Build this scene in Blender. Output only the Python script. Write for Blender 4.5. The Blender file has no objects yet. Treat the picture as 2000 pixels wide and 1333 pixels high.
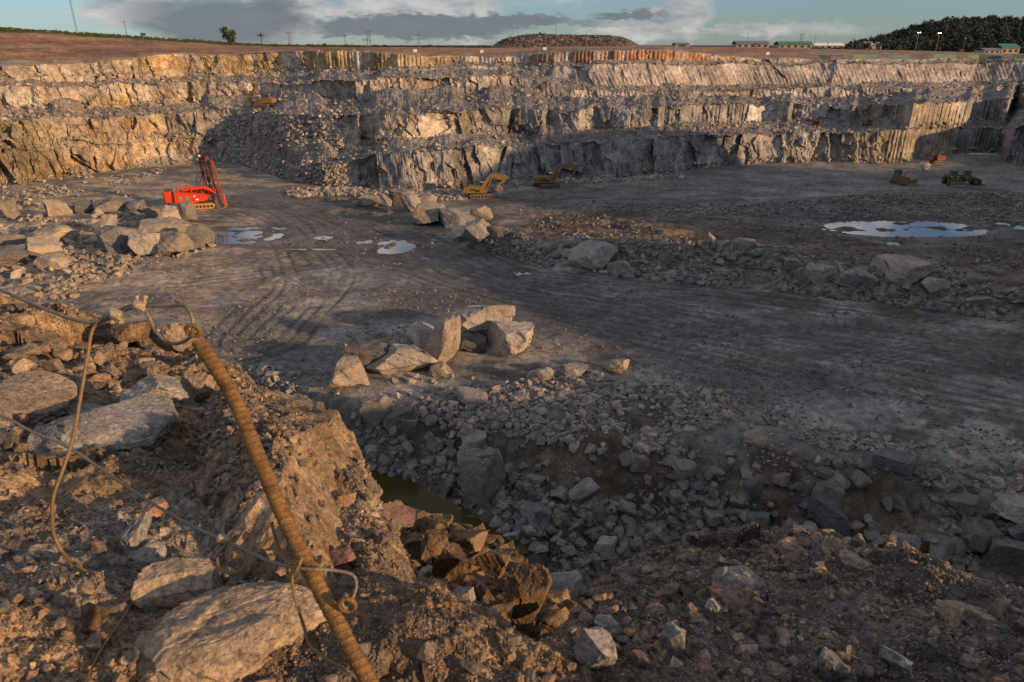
import bpy, bmesh, math, random
import numpy as np
from mathutils import Vector, Matrix, Euler, Quaternion

R = math.radians
random.seed(7)
rng = np.random.default_rng(7)
scn = bpy.context.scene
COL = scn.collection

# ------------------------------------------------------------------ camera, sky, sun
ZC = 32.0
F = 1333.0
PITCH = R(23.46)
CP, SP = math.cos(PITCH), math.sin(PITCH)
cam_d = bpy.data.cameras.new('camera')
cam = bpy.data.objects.new('camera', cam_d)
COL.objects.link(cam)
cam.location = (0, 0, ZC)
cam.rotation_euler = (R(90) - PITCH, 0, 0)
cam_d.lens = 24.0
cam_d.sensor_width = 36.0
cam_d.clip_start = 0.05
cam_d.clip_end = 20000
cam_d.dof.use_dof = True
cam_d.dof.focus_distance = 30
cam_d.dof.aperture_fstop = 9.0
scn.camera = cam

SUN_EL = R(11.5)
SUN_AZ = R(90 + 26)            # clockwise from +Y (the view direction)
SUN = Vector((math.cos(SUN_EL) * math.sin(SUN_AZ), math.cos(SUN_EL) * math.cos(SUN_AZ), math.sin(SUN_EL)))
sun_d = bpy.data.lights.new('sun', 'SUN')
sun_d.energy = 4.9
sun_d.angle = R(1.0)
sun_d.color = (1.0, 0.63, 0.31)
sun = bpy.data.objects.new('sun', sun_d)
COL.objects.link(sun)
sun.rotation_euler = SUN.to_track_quat('Z', 'Y').to_euler()
sun.location = (120, -60, 80)

scn.view_settings.view_transform = 'Standard'
scn.view_settings.look = 'None'
scn.view_settings.gamma = 1.0
scn.view_settings.use_curve_mapping = False
scn.view_settings.exposure = 0.40
scn.cycles.max_bounces = 5
scn.cycles.diffuse_bounces = 3
scn.cycles.use_denoising = True


def pdir(px, py):
    """image position (2000 x 1333 frame) -> q = x/y and e = dz/y of the sight line"""
    t = (666.5 - py) / F
    Y = CP + SP * t
    return (px - 1000) / F / Y, (-SP + CP * t) / Y


def at_z(px, py, z):
    q, e = pdir(px, py)
    Y = (z - ZC) / e
    return q * Y, Y


def at_y(px, py, Y):
    q, e = pdir(px, py)
    return Vector((q * Y, Y, ZC + e * Y))


world = bpy.data.worlds.new('World')
scn.world = world
world.use_nodes = True


def build_world():
    nt = world.node_tree
    N, L = nt.nodes, nt.links
    N.clear()
    out = N.new('ShaderNodeOutputWorld')
    sky = N.new('ShaderNodeTexSky')
    sky.sky_type = 'NISHITA'
    sky.sun_disc = False
    sky.sun_elevation = SUN_EL
    sky.sun_rotation = SUN_AZ
    sky.altitude = 100
    sky.air_density = 1.0
    sky.dust_density = 0.15
    sky.ozone_density = 6.0
    bg = N.new('ShaderNodeBackground')
    bg.inputs['Strength'].default_value = 0.098
    hs = N.new('ShaderNodeHueSaturation')
    hs.inputs['Saturation'].default_value = 0.80
    L.new(sky.outputs[0], hs.inputs['Color'])
    L.new(hs.outputs[0], bg.inputs['Color'])
    tc = N.new('ShaderNodeTexCoord')
    sep = N.new('ShaderNodeSeparateXYZ')
    L.new(tc.outputs['Generated'], sep.inputs[0])

    def M(op, a, b=None, c=None, clamp=False):
        n = N.new('ShaderNodeMath')
        n.operation = op
        n.use_clamp = clamp
        for i, v in enumerate((a, b, c)):
            if v is None:
                continue
            if isinstance(v, (int, float)):
                n.inputs[i].default_value = v
            else:
                L.new(v, n.inputs[i])
        return n.outputs[0]
    az = M('MULTIPLY', M('ARCTAN2', sep.outputs[0], sep.outputs[1]), 180 / math.pi)
    el = M('MULTIPLY', M('ARCSINE', sep.outputs[2]), 180 / math.pi)
    comb = N.new('ShaderNodeCombineXYZ')
    L.new(M('MULTIPLY', az, 0.30), comb.inputs[0])
    L.new(M('MULTIPLY', el, 0.85), comb.inputs[1])
    def noise(scale, det, rough, vec, off=0.0):
        n = N.new('ShaderNodeTexNoise')
        n.noise_dimensions = '4D'
        n.inputs['W'].default_value = off
        n.inputs['Scale'].default_value = scale
        n.inputs['Detail'].default_value = det
        n.inputs['Roughness'].default_value = rough
        L.new(vec, n.inputs['Vector'])
        return n.outputs[0]
    n1 = noise(1.0, 7, 0.58, comb.outputs[0], 1.3)
    n2 = noise(3.2, 6, 0.6, comb.outputs[0], 4.1)
    n3 = noise(0.35, 5, 0.55, comb.outputs[0], 8.7)
    waz = M('ADD', az, M('MULTIPLY', M('SUBTRACT', n1, 0.5), 7.0))
    wel = M('ADD', el, M('ADD', M('MULTIPLY', M('SUBTRACT', n2, 0.5), 1.7), M('MULTIPLY', M('SUBTRACT', n1, 0.5), 1.0)))

    def blob(px, py, rx, ry, soft=1.6):
        q, e = pdir(px, py)
        a0 = math.degrees(math.atan(q))
        e0 = math.degrees(math.atan(e * math.cos(math.atan(q))))
        ra, re = rx / F * 57.3 * 0.8, ry / F * 57.3
        u = M('POWER', M('DIVIDE', M('SUBTRACT', waz, a0), ra), 2.0)
        v = M('POWER', M('DIVIDE', M('SUBTRACT', wel, e0), re), 2.0)
        return M('MULTIPLY', M('SUBTRACT', 1.0, M('ADD', u, v)), soft, clamp=True)

    def vmax(items):
        r = items[0]
        for i in items[1:]:
            r = M('MAXIMUM', r, i)
        return r
    bright = vmax([blob(820, 14, 200, 42, 2.2), blob(705, 10, 90, 42, 2.2), blob(560, 20, 110, 50, 1.6), blob(240, 20, 90, 30, 1.8), blob(1330, 25, 80, 60), blob(1260, 60, 150, 22),
                   blob(1530, 58, 190, 13, 1.0), blob(600, 25, 90, 60, 0.7), blob(250, 15, 110, 28, .9), blob(1265, 22, 35, 12),
                   blob(905, 78, 60, 12, 1.2), blob(1000, -60, 700, 60, 0.9)])
    dark = vmax([blob(810, 54, 270, 24, 2.0), blob(980, 42, 170, 14, 1.6), blob(1230, 30, 70, 9, 1.2), blob(440, 44, 200, 50, 1.4), blob(330, 30, 100, 30, .8), blob(1150, 45, 150, 7, .7)])
    # broken cloud higher up and all around the sky
    hi = M('MULTIPLY', M('SUBTRACT', n3, 0.44), 6.0, clamp=True)
    hi = M('MULTIPLY', hi, M('MULTIPLY', M('SUBTRACT', el, 3.0), 0.35, clamp=True))
    mask_b = M('MAXIMUM', M('MULTIPLY', bright, M('ADD', 0.35, n2)), M('MULTIPLY', hi, 0.85), clamp=True)
    # cream cloud
    cr = N.new('ShaderNodeValToRGB')
    cr.color_ramp.elements[0].position = 0.3
    cr.color_ramp.elements[0].color = (0.20, 0.235, 0.275, 1)
    cr.color_ramp.elements[1].position = 0.62
    cr.color_ramp.elements[1].color = (0.56, 0.53, 0.50, 1)
    L.new(n1, cr.inputs[0])
    bgc = N.new('ShaderNodeBackground')
    L.new(cr.outputs[0], bgc.inputs['Color'])
    L.new(M('ADD', 0.85, M('MULTIPLY', M('MULTIPLY', M('SUBTRACT', el, 4.0), 0.14, clamp=True), 0.95)), bgc.inputs['Strength'])
    bgd = N.new('ShaderNodeBackground')
    bgd.inputs['Color'].default_value = (0.125, 0.145, 0.165, 1)
    bgd.inputs['Strength'].default_value = 1.0
    m1 = N.new('ShaderNodeMixShader')
    L.new(mask_b, m1.inputs[0]); L.new(bg.outputs[0], m1.inputs[1]); L.new(bgc.outputs[0], m1.inputs[2])
    m2 = N.new('ShaderNodeMixShader')
    L.new(M('MULTIPLY', dark, 0.9), m2.inputs[0]); L.new(m1.outputs[0], m2.inputs[1]); L.new(bgd.outputs[0], m2.inputs[2])
    L.new(m2.outputs[0], out.inputs['Surface'])


build_world()

# ------------------------------------------------------------------ numpy noise


def _h(i, j, s):
    n = (i.astype(np.int64) * 374761393 + j.astype(np.int64) * 668265263 + int(s) * 2147483647 * 31) & 0xffffffff
    n = ((n ^ (n >> 13)) * 1274126177) & 0xffffffff
    n = (n ^ (n >> 16)) & 0xffffffff
    n = (n * 2246822519) & 0xffffffff
    n = (n ^ (n >> 15)) & 0xffffff
    return n / 16777215.0


def vnoise(x, y, s=0):
    x = np.asarray(x, float); y = np.asarray(y, float)
    i, j = np.floor(x), np.floor(y)
    fx, fy = x - i, y - j
    fx = fx * fx * fx * (fx * (fx * 6 - 15) + 10)
    fy = fy * fy * fy * (fy * (fy * 6 - 15) + 10)
    i = i.astype(np.int64); j = j.astype(np.int64)
    a = _h(i, j, s); b = _h(i + 1, j, s); c = _h(i, j + 1, s); d = _h(i + 1, j + 1, s)
    return (a + (b - a) * fx) * (1 - fy) + (c + (d - c) * fx) * fy


def fbm(x, y, s=0, o=4, g=0.5):
    r = 0; a = 1.0; t = 0
    c, sn = 0.8, 0.6
    for k in range(o):
        r = r + a * (vnoise(x, y, s + k * 17) - 0.5)
        t += a; a *= g
        x, y = (c * x - sn * y) * 2.03 + 11.7, (sn * x + c * y) * 2.03 + 5.3
    return r / t * 2


def facet(x, y, s=0, grad=0.5):
    """blocky broken-rock relief: every voronoi cell is its own tilted plane"""
    x = np.asarray(x, float); y = np.asarray(y, float)
    i, j = np.floor(x).astype(np.int64), np.floor(y).astype(np.int64)
    best = np.full(x.shape, 1e9); val = np.zeros(x.shape)
    for di in (-1, 0, 1):
        for dj in (-1, 0, 1):
            ci, cj = i + di, j + dj
            sx = ci + 0.1 + 0.8 * _h(ci, cj, s); sy = cj + 0.1 + 0.8 * _h(ci, cj, s + 1)
            dx, dy = x - sx, y - sy
            d = dx * dx + dy * dy
            v = (_h(ci, cj, s + 2) - 0.5) + grad * ((_h(ci, cj, s + 3) - 0.5) * dx + (_h(ci, cj, s + 4) - 0.5) * dy) * 2
            m = d < best
            best = np.where(m, d, best); val = np.where(m, v, val)
    return val


def sstep(a, b, x):
    t = np.clip((x - a) / (b - a), 0, 1)
    return t * t * (3 - 2 * t)


def polydist(x, y, pts):
    best = np.full(np.shape(x), 1e18)
    for (ax, ay), (bx, by) in zip(pts[:-1], pts[1:]):
        dx, dy = bx - ax, by - ay
        t = np.clip(((x - ax) * dx + (y - ay) * dy) / (dx * dx + dy * dy), 0, 1)
        best = np.minimum(best, (x - ax - t * dx) ** 2 + (y - ay - t * dy) ** 2)
    return np.sqrt(best)


def inpoly(x, y, pts):
    r = np.zeros(np.shape(x), bool)
    n = len(pts)
    for k in range(n):
        ax, ay = pts[k]; bx, by = pts[(k + 1) % n]
        if ay == by:
            continue
        c = (ay > y) != (by > y)
        r ^= c & (x < (bx - ax) * (y - ay) / (by - ay) + ax)
    return r


# ------------------------------------------------------------------ object helpers


def link(o, parent=None):
    COL.objects.link(o)
    if parent is not None:
        o.parent = parent
    return o


def tag(o, label=None, cat=None, group=None, kind=None):
    if label:
        o['label'] = label
    if cat:
        o['category'] = cat
    if group:
        o['group'] = group
    if kind:
        o['kind'] = kind
    return o


def np_mesh(name, V, Q, smooth=False):
    me = bpy.data.meshes.new(name)
    V = np.ascontiguousarray(V, np.float32); Q = np.ascontiguousarray(Q, np.int32)
    k = Q.shape[1]
    me.vertices.add(len(V)); me.vertices.foreach_set('co', V.ravel())
    me.loops.add(Q.size); me.loops.foreach_set('vertex_index', Q.ravel())
    me.polygons.add(len(Q)); me.polygons.foreach_set('loop_start', np.arange(0, Q.size, k, dtype=np.int32))
    if not smooth:
        me.polygons.foreach_set('use_smooth', np.zeros(len(Q), bool))
    else:
        me.polygons.foreach_set('use_smooth', np.ones(len(Q), bool))
    me.update(calc_edges=True)
    return me


def set_col(me, C):
    a = me.color_attributes.new('col', 'FLOAT_COLOR', 'POINT')
    a.data.foreach_set('color', np.ascontiguousarray(C, np.float32).ravel())


def grid_quads(nr, nc):
    i = np.arange(nr * nc).reshape(nr, nc)
    return np.stack([i[:-1, :-1], i[:-1, 1:], i[1:, 1:], i[1:, :-1]], -1).reshape(-1, 4)


class MB:
    """collects boxes, bars and tubes into one mesh"""

    def __init__(s):
        s.v = []; s.f = []

    def add(s, v, f):
        o = len(s.v)
        s.v += [tuple(p) for p in v]
        s.f += [tuple(i + o for i in q) for q in f]
        return s

    def box(s, c, d, rot=None, taper=(1, 1), bev=0.0):
        x, y, z = d[0] / 2, d[1] / 2, d[2] / 2
        b = min(bev, x * .9, y * .9)
        tx, ty = taper
        if b > 0:
            ring = [(-x + b, -y), (x - b, -y), (x, -y + b), (x, y - b), (x - b, y), (-x + b, y), (-x, y - b), (-x, -y + b)]
        else:
            ring = [(-x, -y), (x, -y), (x, y), (-x, y)]
        n = len(ring)
        lo = [Vector((a, c2, -z)) for a, c2 in ring]
        hi = [Vector((a * tx, c2 * ty, z)) for a, c2 in ring]
        if b > 0:
            zz = min(b, z * .6)
            mid = [Vector((v.x, v.y, z - zz)) for v in hi]
            hi = [Vector((v.x * (1 - zz / x * .8), v.y * (1 - zz / y * .8), z)) for v in hi]
            vs = lo + mid + hi
            fs = [tuple(reversed(range(n))), tuple(range(2 * n, 3 * n))]
            for l in (0, 1):
                fs += [(l * n + i, l * n + (i + 1) % n, (l + 1) * n + (i + 1) % n, (l + 1) * n + i) for i in range(n)]
        else:
            vs = lo + hi
            fs = [tuple(reversed(range(n))), tuple(range(n, 2 * n))]
            fs += [(i, (i + 1) % n, n + (i + 1) % n, n + i) for i in range(n)]
        m = Euler(rot).to_matrix() if rot else Matrix.Identity(3)
        c = Vector(c)
        return s.add([m @ v + c for v in vs], fs)

    def prism(s, prof, y0, y1):
        """profile in the x-z plane extruded along y"""
        n = len(prof)
        vs = [(a, y0, b) for a, b in prof] + [(a, y1, b) for a, b in prof]
        fs = [tuple(range(n)), tuple(reversed(range(n, 2 * n)))]
        fs += [((i + 1) % n, i, n + i, n + (i + 1) % n) for i in range(n)]
        return s.add(vs, fs)

    def cyl(s, p0, p1, r, n=10, r2=None):
        p0, p1 = Vector(p0), Vector(p1)
        d = (p1 - p0)
        q = d.to_track_quat('Z', 'Y').to_matrix()
        r2 = r if r2 is None else r2
        vs = []
        for p, rr in ((p0, r), (p1, r2)):
            for k in range(n):
                a = 2 * math.pi * k / n
                vs.append(p + q @ Vector((rr * math.cos(a), rr * math.sin(a), 0)))
        fs = [tuple(reversed(range(n))), tuple(range(n, 2 * n))]
        fs += [(i, (i + 1) % n, n + (i + 1) % n, n + i) for i in range(n)]
        return s.add(vs, fs)

    def tube(s, path, r, n=6):
        for a, b in zip(path[:-1], path[1:]):
            s.cyl(a, b, r, n)
        return s

    def build(s, name, m, parent=None, smooth=False):
        me = bpy.data.meshes.new(name)
        me.from_pydata([tuple(v) for v in s.v], [], s.f)
        me.update()
        if smooth:
            me.polygons.foreach_set('use_smooth', [True] * len(me.polygons))
        me.materials.append(m)
        o = bpy.data.objects.new(name, me)
        return link(o, parent)


def empty(name, loc, rz=0.0, sc=1.0):
    o = bpy.data.objects.new(name, None)
    o.location = loc
    o.rotation_euler = (0, 0, rz)
    o.scale = (sc,) * 3
    o.empty_display_size = 0.3
    return link(o)


def copy_tree(o, parent=None):
    c = o.copy()
    COL.objects.link(c)
    if parent is not None:
        c.parent = parent
    for ch in list(o.children):
        copy_tree(ch, c)
    return c


# ------------------------------------------------------------------ materials


def new_mat(name):
    m = bpy.data.materials.new(name)
    m.use_nodes = True
    nt = m.node_tree
    b = nt.nodes['Principled BSDF']
    b.inputs['Specular IOR Level'].default_value = 0.25
    return m, nt, b


def nnode(nt, t, **kw):
    n = nt.nodes.new(t)
    for k, v in kw.items():
        if k in n.inputs:
            n.inputs[k].default_value = v
        else:
            setattr(n, k, v)
    return n


def bump_chain(nt, bsdf, vec, specs):
    prev = None
    for sc, dist, det in specs:
        n = nnode(nt, 'ShaderNodeTexNoise', Scale=sc, Detail=det, Roughness=0.62)
        nt.links.new(vec, n.inputs['Vector'])
        b = nnode(nt, 'ShaderNodeBump', Strength=1.0, Distance=dist)
        nt.links.new(n.outputs[0], b.inputs['Height'])
        if prev:
            nt.links.new(prev, b.inputs['Normal'])
        prev = b.outputs[0]
    nt.links.new(prev, bsdf.inputs['Normal'])


def mix_rgb(nt, mode, fac, a, b):
    m = nt.nodes.new('ShaderNodeMix')
    m.data_type = 'RGBA'
    m.blend_type = mode
    for sock, v in ((m.inputs['Factor'], fac), (m.inputs['A'], a), (m.inputs['B'], b)):
        if isinstance(v, (int, float)):
            sock.default_value = v
        elif isinstance(v, tuple):
            sock.default_value = v
        else:
            nt.links.new(v, sock)
    return m.outputs['Result']


def ramp(nt, src, stops):
    r = nt.nodes.new('ShaderNodeValToRGB')
    e = r.color_ramp.elements
    while len(e) < len(stops):
        e.new(0.5)
    for k, (p, c) in enumerate(stops):
        e[k].position = p
        e[k].color = (*c, 1) if len(c) == 3 else c
    nt.links.new(src, r.inputs[0])
    return r.outputs[0]


def ground_mat(name, scales, speck=(0.6, 1.5), bumps=((2, .05, 5),)):
    """albedo from the mesh's own colour layer, varied by noise; alpha of the layer is wetness"""
    m, nt, b = new_mat(name)
    at = nnode(nt, 'ShaderNodeAttribute', attribute_name='col')
    geo = nt.nodes.new('ShaderNodeNewGeometry')
    col = at.outputs['Color']
    for k, s in enumerate(scales):
        n = nnode(nt, 'ShaderNodeTexNoise', Scale=s, Detail=6, Roughness=0.65)
        nt.links.new(geo.outputs['Position'], n.inputs['Vector'])
        lo, hi = speck
        c = ramp(nt, n.outputs[0], [(0.33, (lo, lo * .99, lo * .98)), (0.5, (1, 1, 1)), (0.70, (hi, hi * .985, hi * .96))])
        col = mix_rgb(nt, 'MULTIPLY', 1.0, col, c)
    nt.links.new(col, b.inputs['Base Color'])
    mr = nnode(nt, 'ShaderNodeMapRange')
    nt.links.new(at.outputs['Alpha'], mr.inputs['Value'])
    mr.inputs['From Min'].default_value = 0; mr.inputs['From Max'].default_value = 1
    mr.inputs['To Min'].default_value = 0.92; mr.inputs['To Max'].default_value = 0.28
    nt.links.new(mr.outputs[0], b.inputs['Roughness'])
    bump_chain(nt, b, geo.outputs['Position'], bumps)
    return m


def rock_mat(name, cols, scale=1.0, bump=.05, rand=True, dust=None, hues=None):
    m, nt, b = new_mat(name)
    oi = nt.nodes.new('ShaderNodeObjectInfo')
    tc = nt.nodes.new('ShaderNodeTexCoord')
    geo = nt.nodes.new('ShaderNodeNewGeometry')
    vec = geo.outputs['Position']
    n = nnode(nt, 'ShaderNodeTexNoise', Scale=0.55 * scale, Detail=7, Roughness=0.65, Distortion=0.6)
    nt.links.new(vec, n.inputs['Vector'])
    k = len(cols)
    c = ramp(nt, n.outputs[0], [(0.30 + 0.4 * i / (k - 1), cols[i]) for i in range(k)])
    n2 = nnode(nt, 'ShaderNodeTexNoise', Scale=9.0 * scale, Detail=5, Roughness=0.7)
    nt.links.new(vec, n2.inputs['Vector'])
    c = mix_rgb(nt, 'MULTIPLY', 1.0, c, ramp(nt, n2.outputs[0], [(0.32, (.42, .41, .40)), (.5, (1, 1, 1)), (.68, (1.6, 1.55, 1.48))]))
    if rand:
        c = mix_rgb(nt, 'MULTIPLY', 1.0, c, ramp(nt, oi.outputs['Random'], hues or [(0, (.62, .64, .68)), (.35, (.95, .93, .92)), (.7, (1.05, .98, .92)), (1, (1.45, 1.36, 1.24))]))
    if dust:
        sp = nt.nodes.new('ShaderNodeSeparateXYZ')
        nt.links.new(geo.outputs['Normal'], sp.inputs[0])
        f = nnode(nt, 'ShaderNodeMapRange')
        nt.links.new(sp.outputs[2], f.inputs['Value'])
        f.inputs['From Min'].default_value = .35; f.inputs['From Max'].default_value = .95
        f.inputs['To Max'].default_value = .6
        c = mix_rgb(nt, 'MIX', f.outputs[0], c, (*dust, 1))
    nt.links.new(c, b.inputs['Base Color'])
    b.inputs['Roughness'].default_value = 0.9
    bump_chain(nt, b, vec, ((1.3 * scale, bump * 4.5, 7), (7 * scale, bump * 1.3, 7), (30 * scale, bump * .25, 4)))
    return m


def paint_mat(name, c, rough=.5, metal=0.0, dirt=(.12, .09, .065), amt=.55, scale=3.0):
    m, nt, b = new_mat(name)
    geo = nt.nodes.new('ShaderNodeNewGeometry')
    n = nnode(nt, 'ShaderNodeTexNoise', Scale=scale, Detail=6, Roughness=.65)
    nt.links.new(geo.outputs['Position'], n.inputs['Vector'])
    f = ramp(nt, n.outputs[0], [(.42, (0, 0, 0)), (.72, (amt, amt, amt))])
    nt.links.new(mix_rgb(nt, 'MIX', f, (*c, 1), (*dirt, 1)), b.inputs['Base Color'])
    b.inputs['Roughness'].default_value = rough
    b.inputs['Metallic'].default_value = metal
    bump_chain(nt, b, geo.outputs['Position'], ((scale * 6, .004, 4),))
    return m


MAT = {}
MAT['ground'] = ground_mat('gravel_ground', (0.13, 1.1, 7.0), (.62, 1.5), ((.35, .25, 6), (2.6, .10, 6), (11, .03, 4)))
MAT['ledge'] = ground_mat('dusty_ledge', (2.2, 14, 75), (.55, 1.6), ((3.5, .03, 6), (22, .022, 7), (90, .006, 5)))
MAT['wall'] = ground_mat('quarry_rock', (0.07, 0.5, 2.6), (.62, 1.5), ((.5, .3, 7), (2.4, .12, 5)))
MAT['grey'] = rock_mat('grey_granite', [(.13, .125, .125), (.22, .205, .20), (.32, .29, .27)], 1, .05)
MAT['dark'] = rock_mat('dark_granite', [(.085, .083, .085), (.14, .13, .128), (.20, .18, .17)], 1, .05)
MAT['tan'] = rock_mat('tan_granite', [(.15, .138, .128), (.255, .218, .182), (.35, .285, .225)], 1, .05)
MAT['pale'] = rock_mat('pale_granite', [(.20, .19, .185), (.30, .27, .25), (.39, .345, .305)], 1, .05)
MAT['fore'] = rock_mat('near_granite', [(.12, .105, .095), (.22, .175, .135), (.34, .26, .19)], 5, .010)
MAT['foregrey'] = rock_mat('near_grey_granite', [(.11, .115, .12), (.20, .195, .19), (.33, .31, .29)], 6, .008)
MAT['soil'] = rock_mat('soil_crusted_rock', [(.06, .038, .023), (.14, .088, .048), (.26, .175, .10)], 5, .011, rand=False)
MAT['red'] = rock_mat('reddish_granite', [(.14, .085, .07), (.24, .14, .115), (.30, .19, .15)], 6, .010)
MAT['rubble'] = rock_mat('rubble_stone', [(.10, .097, .095), (.17, .157, .148), (.25, .225, .20)], 1.5, .03)
MAT['talus'] = rock_mat('talus_stone', [(.17, .16, .155), (.27, .24, .215), (.36, .30, .25)], 1.0, .05)
MAT['outcrop'] = rock_mat('soil_covered_granite', [(.12, .078, .045), (.23, .155, .09), (.33, .245, .165)], 4, .012, rand=False)
MAT['darkstone'] = rock_mat('dark_heap_stone', [(.06, .052, .048), (.11, .09, .08), (.18, .14, .12)], 1.0, .05)
MAT['pebble'] = rock_mat('ledge_stone', [(.10, .088, .08), (.18, .145, .115), (.29, .225, .165)], 9, .004, hues=[(0, (.55, .60, .72)), (.22, (.75, .72, .72)), (.45, (1.0, .92, .82)), (.62, (1.05, .83, .75)), (.8, (1.1, .98, .85)), (1, (1.6, 1.5, 1.38))])
MAT['rust'] = paint_mat('rusty_steel', (.24, .125, .04), .6, .3, (.085, .042, .02), 1.0, 30)
MAT['rope'] = paint_mat('weathered_wire_rope', (.22, .145, .065), .55, .35, (.15, .10, .055), .8, 25)
MAT['ropegrey'] = paint_mat('grey_wire_rope', (.20, .165, .13), .5, .4, (.16, .11, .06), .7, 25)
MAT['steel'] = paint_mat('dull_zinc', (.40, .32, .22), .45, .5, (.25, .17, .09), .6, 30)
MAT['rig'] = paint_mat('red_machine_paint', (.60, .042, .014), .45, 0, (.22, .08, .045), .5, 1.2)
MAT['rigdark'] = paint_mat('dark_and_shaded_red_metal', (.20, .025, .018), .5, .1, (.08, .06, .05), .6, 2)  # dark red parts; on the small drills it stands in for shade
MAT['rigmast'] = paint_mat('rusty_red_mast', (.34, .05, .018), .6, .1, (.12, .06, .035), .8, 2)
MAT['black'] = paint_mat('black_rubber', (.022, .021, .02), .7, 0, (.09, .075, .06), .5, 2)
MAT['track'] = paint_mat('dusty_track_steel', (.14, .105, .07), .7, .2, (.20, .15, .10), .8, 2)
MAT['rigtrack'] = paint_mat('yellow_dusted_track', (.42, .25, .07), .7, .1, (.28, .18, .08), .7, 2)
MAT['yellow'] = paint_mat('yellow_machine_paint', (.21, .12, .03), .7, 0, (.13, .10, .07), .85, 1.0)
MAT['glass'] = paint_mat('cab_glass', (.05, .12, .15), .12, 0, (.1, .12, .12), .3, 2)
MAT['bucket'] = paint_mat('worn_bucket_steel', (.26, .21, .15), .5, .4, (.16, .12, .08), .6, 2)
MAT['chrome'] = paint_mat('cylinder_rod', (.6, .58, .55), .25, .9, (.3, .25, .2), .2, 2)
MAT['pole'] = paint_mat('galvanised_pole', (.11, .105, .10), .6, .3, (.08, .07, .06), .4, 1)
MAT['white'] = paint_mat('white_paint', (.72, .70, .66), .6, 0, (.4, .34, .27), .4, 1)
MAT['shedwall'] = paint_mat('shed_wall', (.30, .27, .22), .8, 0, (.28, .22, .15), .5, .6)
MAT['shedroof'] = paint_mat('grey_blue_roof', (.13, .16, .20), .6, .1, (.16, .15, .14), .4, .4)
MAT['greenroof'] = paint_mat('green_roof', (.05, .17, .11), .6, .1, (.12, .13, .1), .4, .5)
MAT['fence'] = paint_mat('green_net', (.08, .17, .125), .85, 0, (.2, .18, .15), .8, .3)
MAT['bark'] = paint_mat('bark', (.09, .065, .045), .9, 0, (.05, .04, .03), .6, 3)
MAT['wood'] = paint_mat('broken_wood', (.45, .25, .09), .8, 0, (.3, .16, .06), .6, 30)


def leaf_mat(name, a, b):
    m, nt, bs = new_mat(name)
    oi = nt.nodes.new('ShaderNodeNewGeometry')
    c = ramp(nt, oi.outputs['Random Per Island'], [(0, a), (1, b)])
    nt.links.new(c, bs.inputs['Base Color'])
    bs.inputs['Roughness'].default_value = .75
    return m


MAT['leaf'] = leaf_mat('broad_leaf', (.025, .04, .016), (.075, .085, .03))
MAT['forest'] = leaf_mat('forest_leaf', (.028, .036, .028), (.062, .07, .048))
MAT['grass'] = leaf_mat('rim_grass', (.04, .06, .015), (.11, .12, .035))


def water_mat(name, c, rough, ior=1.75):
    m, nt, b = new_mat(name)
    b.inputs['Base Color'].default_value = (*c, 1)
    b.inputs['Roughness'].default_value = rough
    b.inputs['IOR'].default_value = ior
    b.inputs['Specular IOR Level'].default_value = 0.5
    geo = nt.nodes.new('ShaderNodeNewGeometry')
    bump_chain(nt, b, geo.outputs['Position'], ((1.2, .004, 3),))
    return m


MAT['water'] = water_mat('silty_water', (.15, .135, .115), .04)
MAT['pond'] = water_mat('grey_pond_water', (.13, .14, .14), .03)
MAT['ditchwater'] = water_mat('olive_ditch_water', (.050, .038, .010), .16, 1.2)


def emit_mat(name, c, s):
    m, nt, b = new_mat(name)
    b.inputs['Emission Color'].default_value = (*c, 1)
    b.inputs['Emission Strength'].default_value = s
    return m


MAT['lamp_on'] = emit_mat('lit_floodlight', (1, .92, .75), 9)
MAT['lamp_off'] = paint_mat('unlit_floodlight', (.45, .45, .45), .3, .3, (.3, .3, .3), .3, 2)

# ------------------------------------------------------------------ pit floor
def wpts(pts, z=0.0):
    return [at_z(a, b, z) for a, b in pts]


def qline(pts, z=0.0):
    """px control line on level z -> sorted (q, Y) arrays"""
    r = sorted((pdir(a, b)[0], at_z(a, b, z)[1]) for a, b in pts)
    return np.array([p[0] for p in r]), np.array([p[1] for p in r])


EDGE = [(-400, 640), (0, 655), (300, 680), (430, 700), (530, 738), (640, 770), (720, 795), (850, 805), (1000, 825), (1150, 855), (1260, 872), (1400, 880),
        (1520, 892), (1600, 905), (1800, 930), (2000, 955), (2400, 990)]
EQ, EY = qline(EDGE)
BERM = wpts([(960, 482), (1060, 500), (1150, 506), (1250, 512), (1350, 512), (1450, 518), (1550, 540), (1650, 556), (1750, 566), (1850, 578), (1950, 596), (2150, 630)])
BASEL = qline([(940, 485), (1100, 528), (1200, 546), (1300, 550), (1400, 556), (1500, 566), (1600, 582), (1700, 592), (1800, 604), (1900, 616), (2000, 632), (2300, 680)])
ROWL = wpts([(700, 398), (780, 408), (850, 440), (930, 470)])
BANK = wpts([(1150, 404), (1300, 402), (1450, 412), (1560, 404), (1640, 396), (1760, 390), (1900, 390), (2200, 388)])
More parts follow.
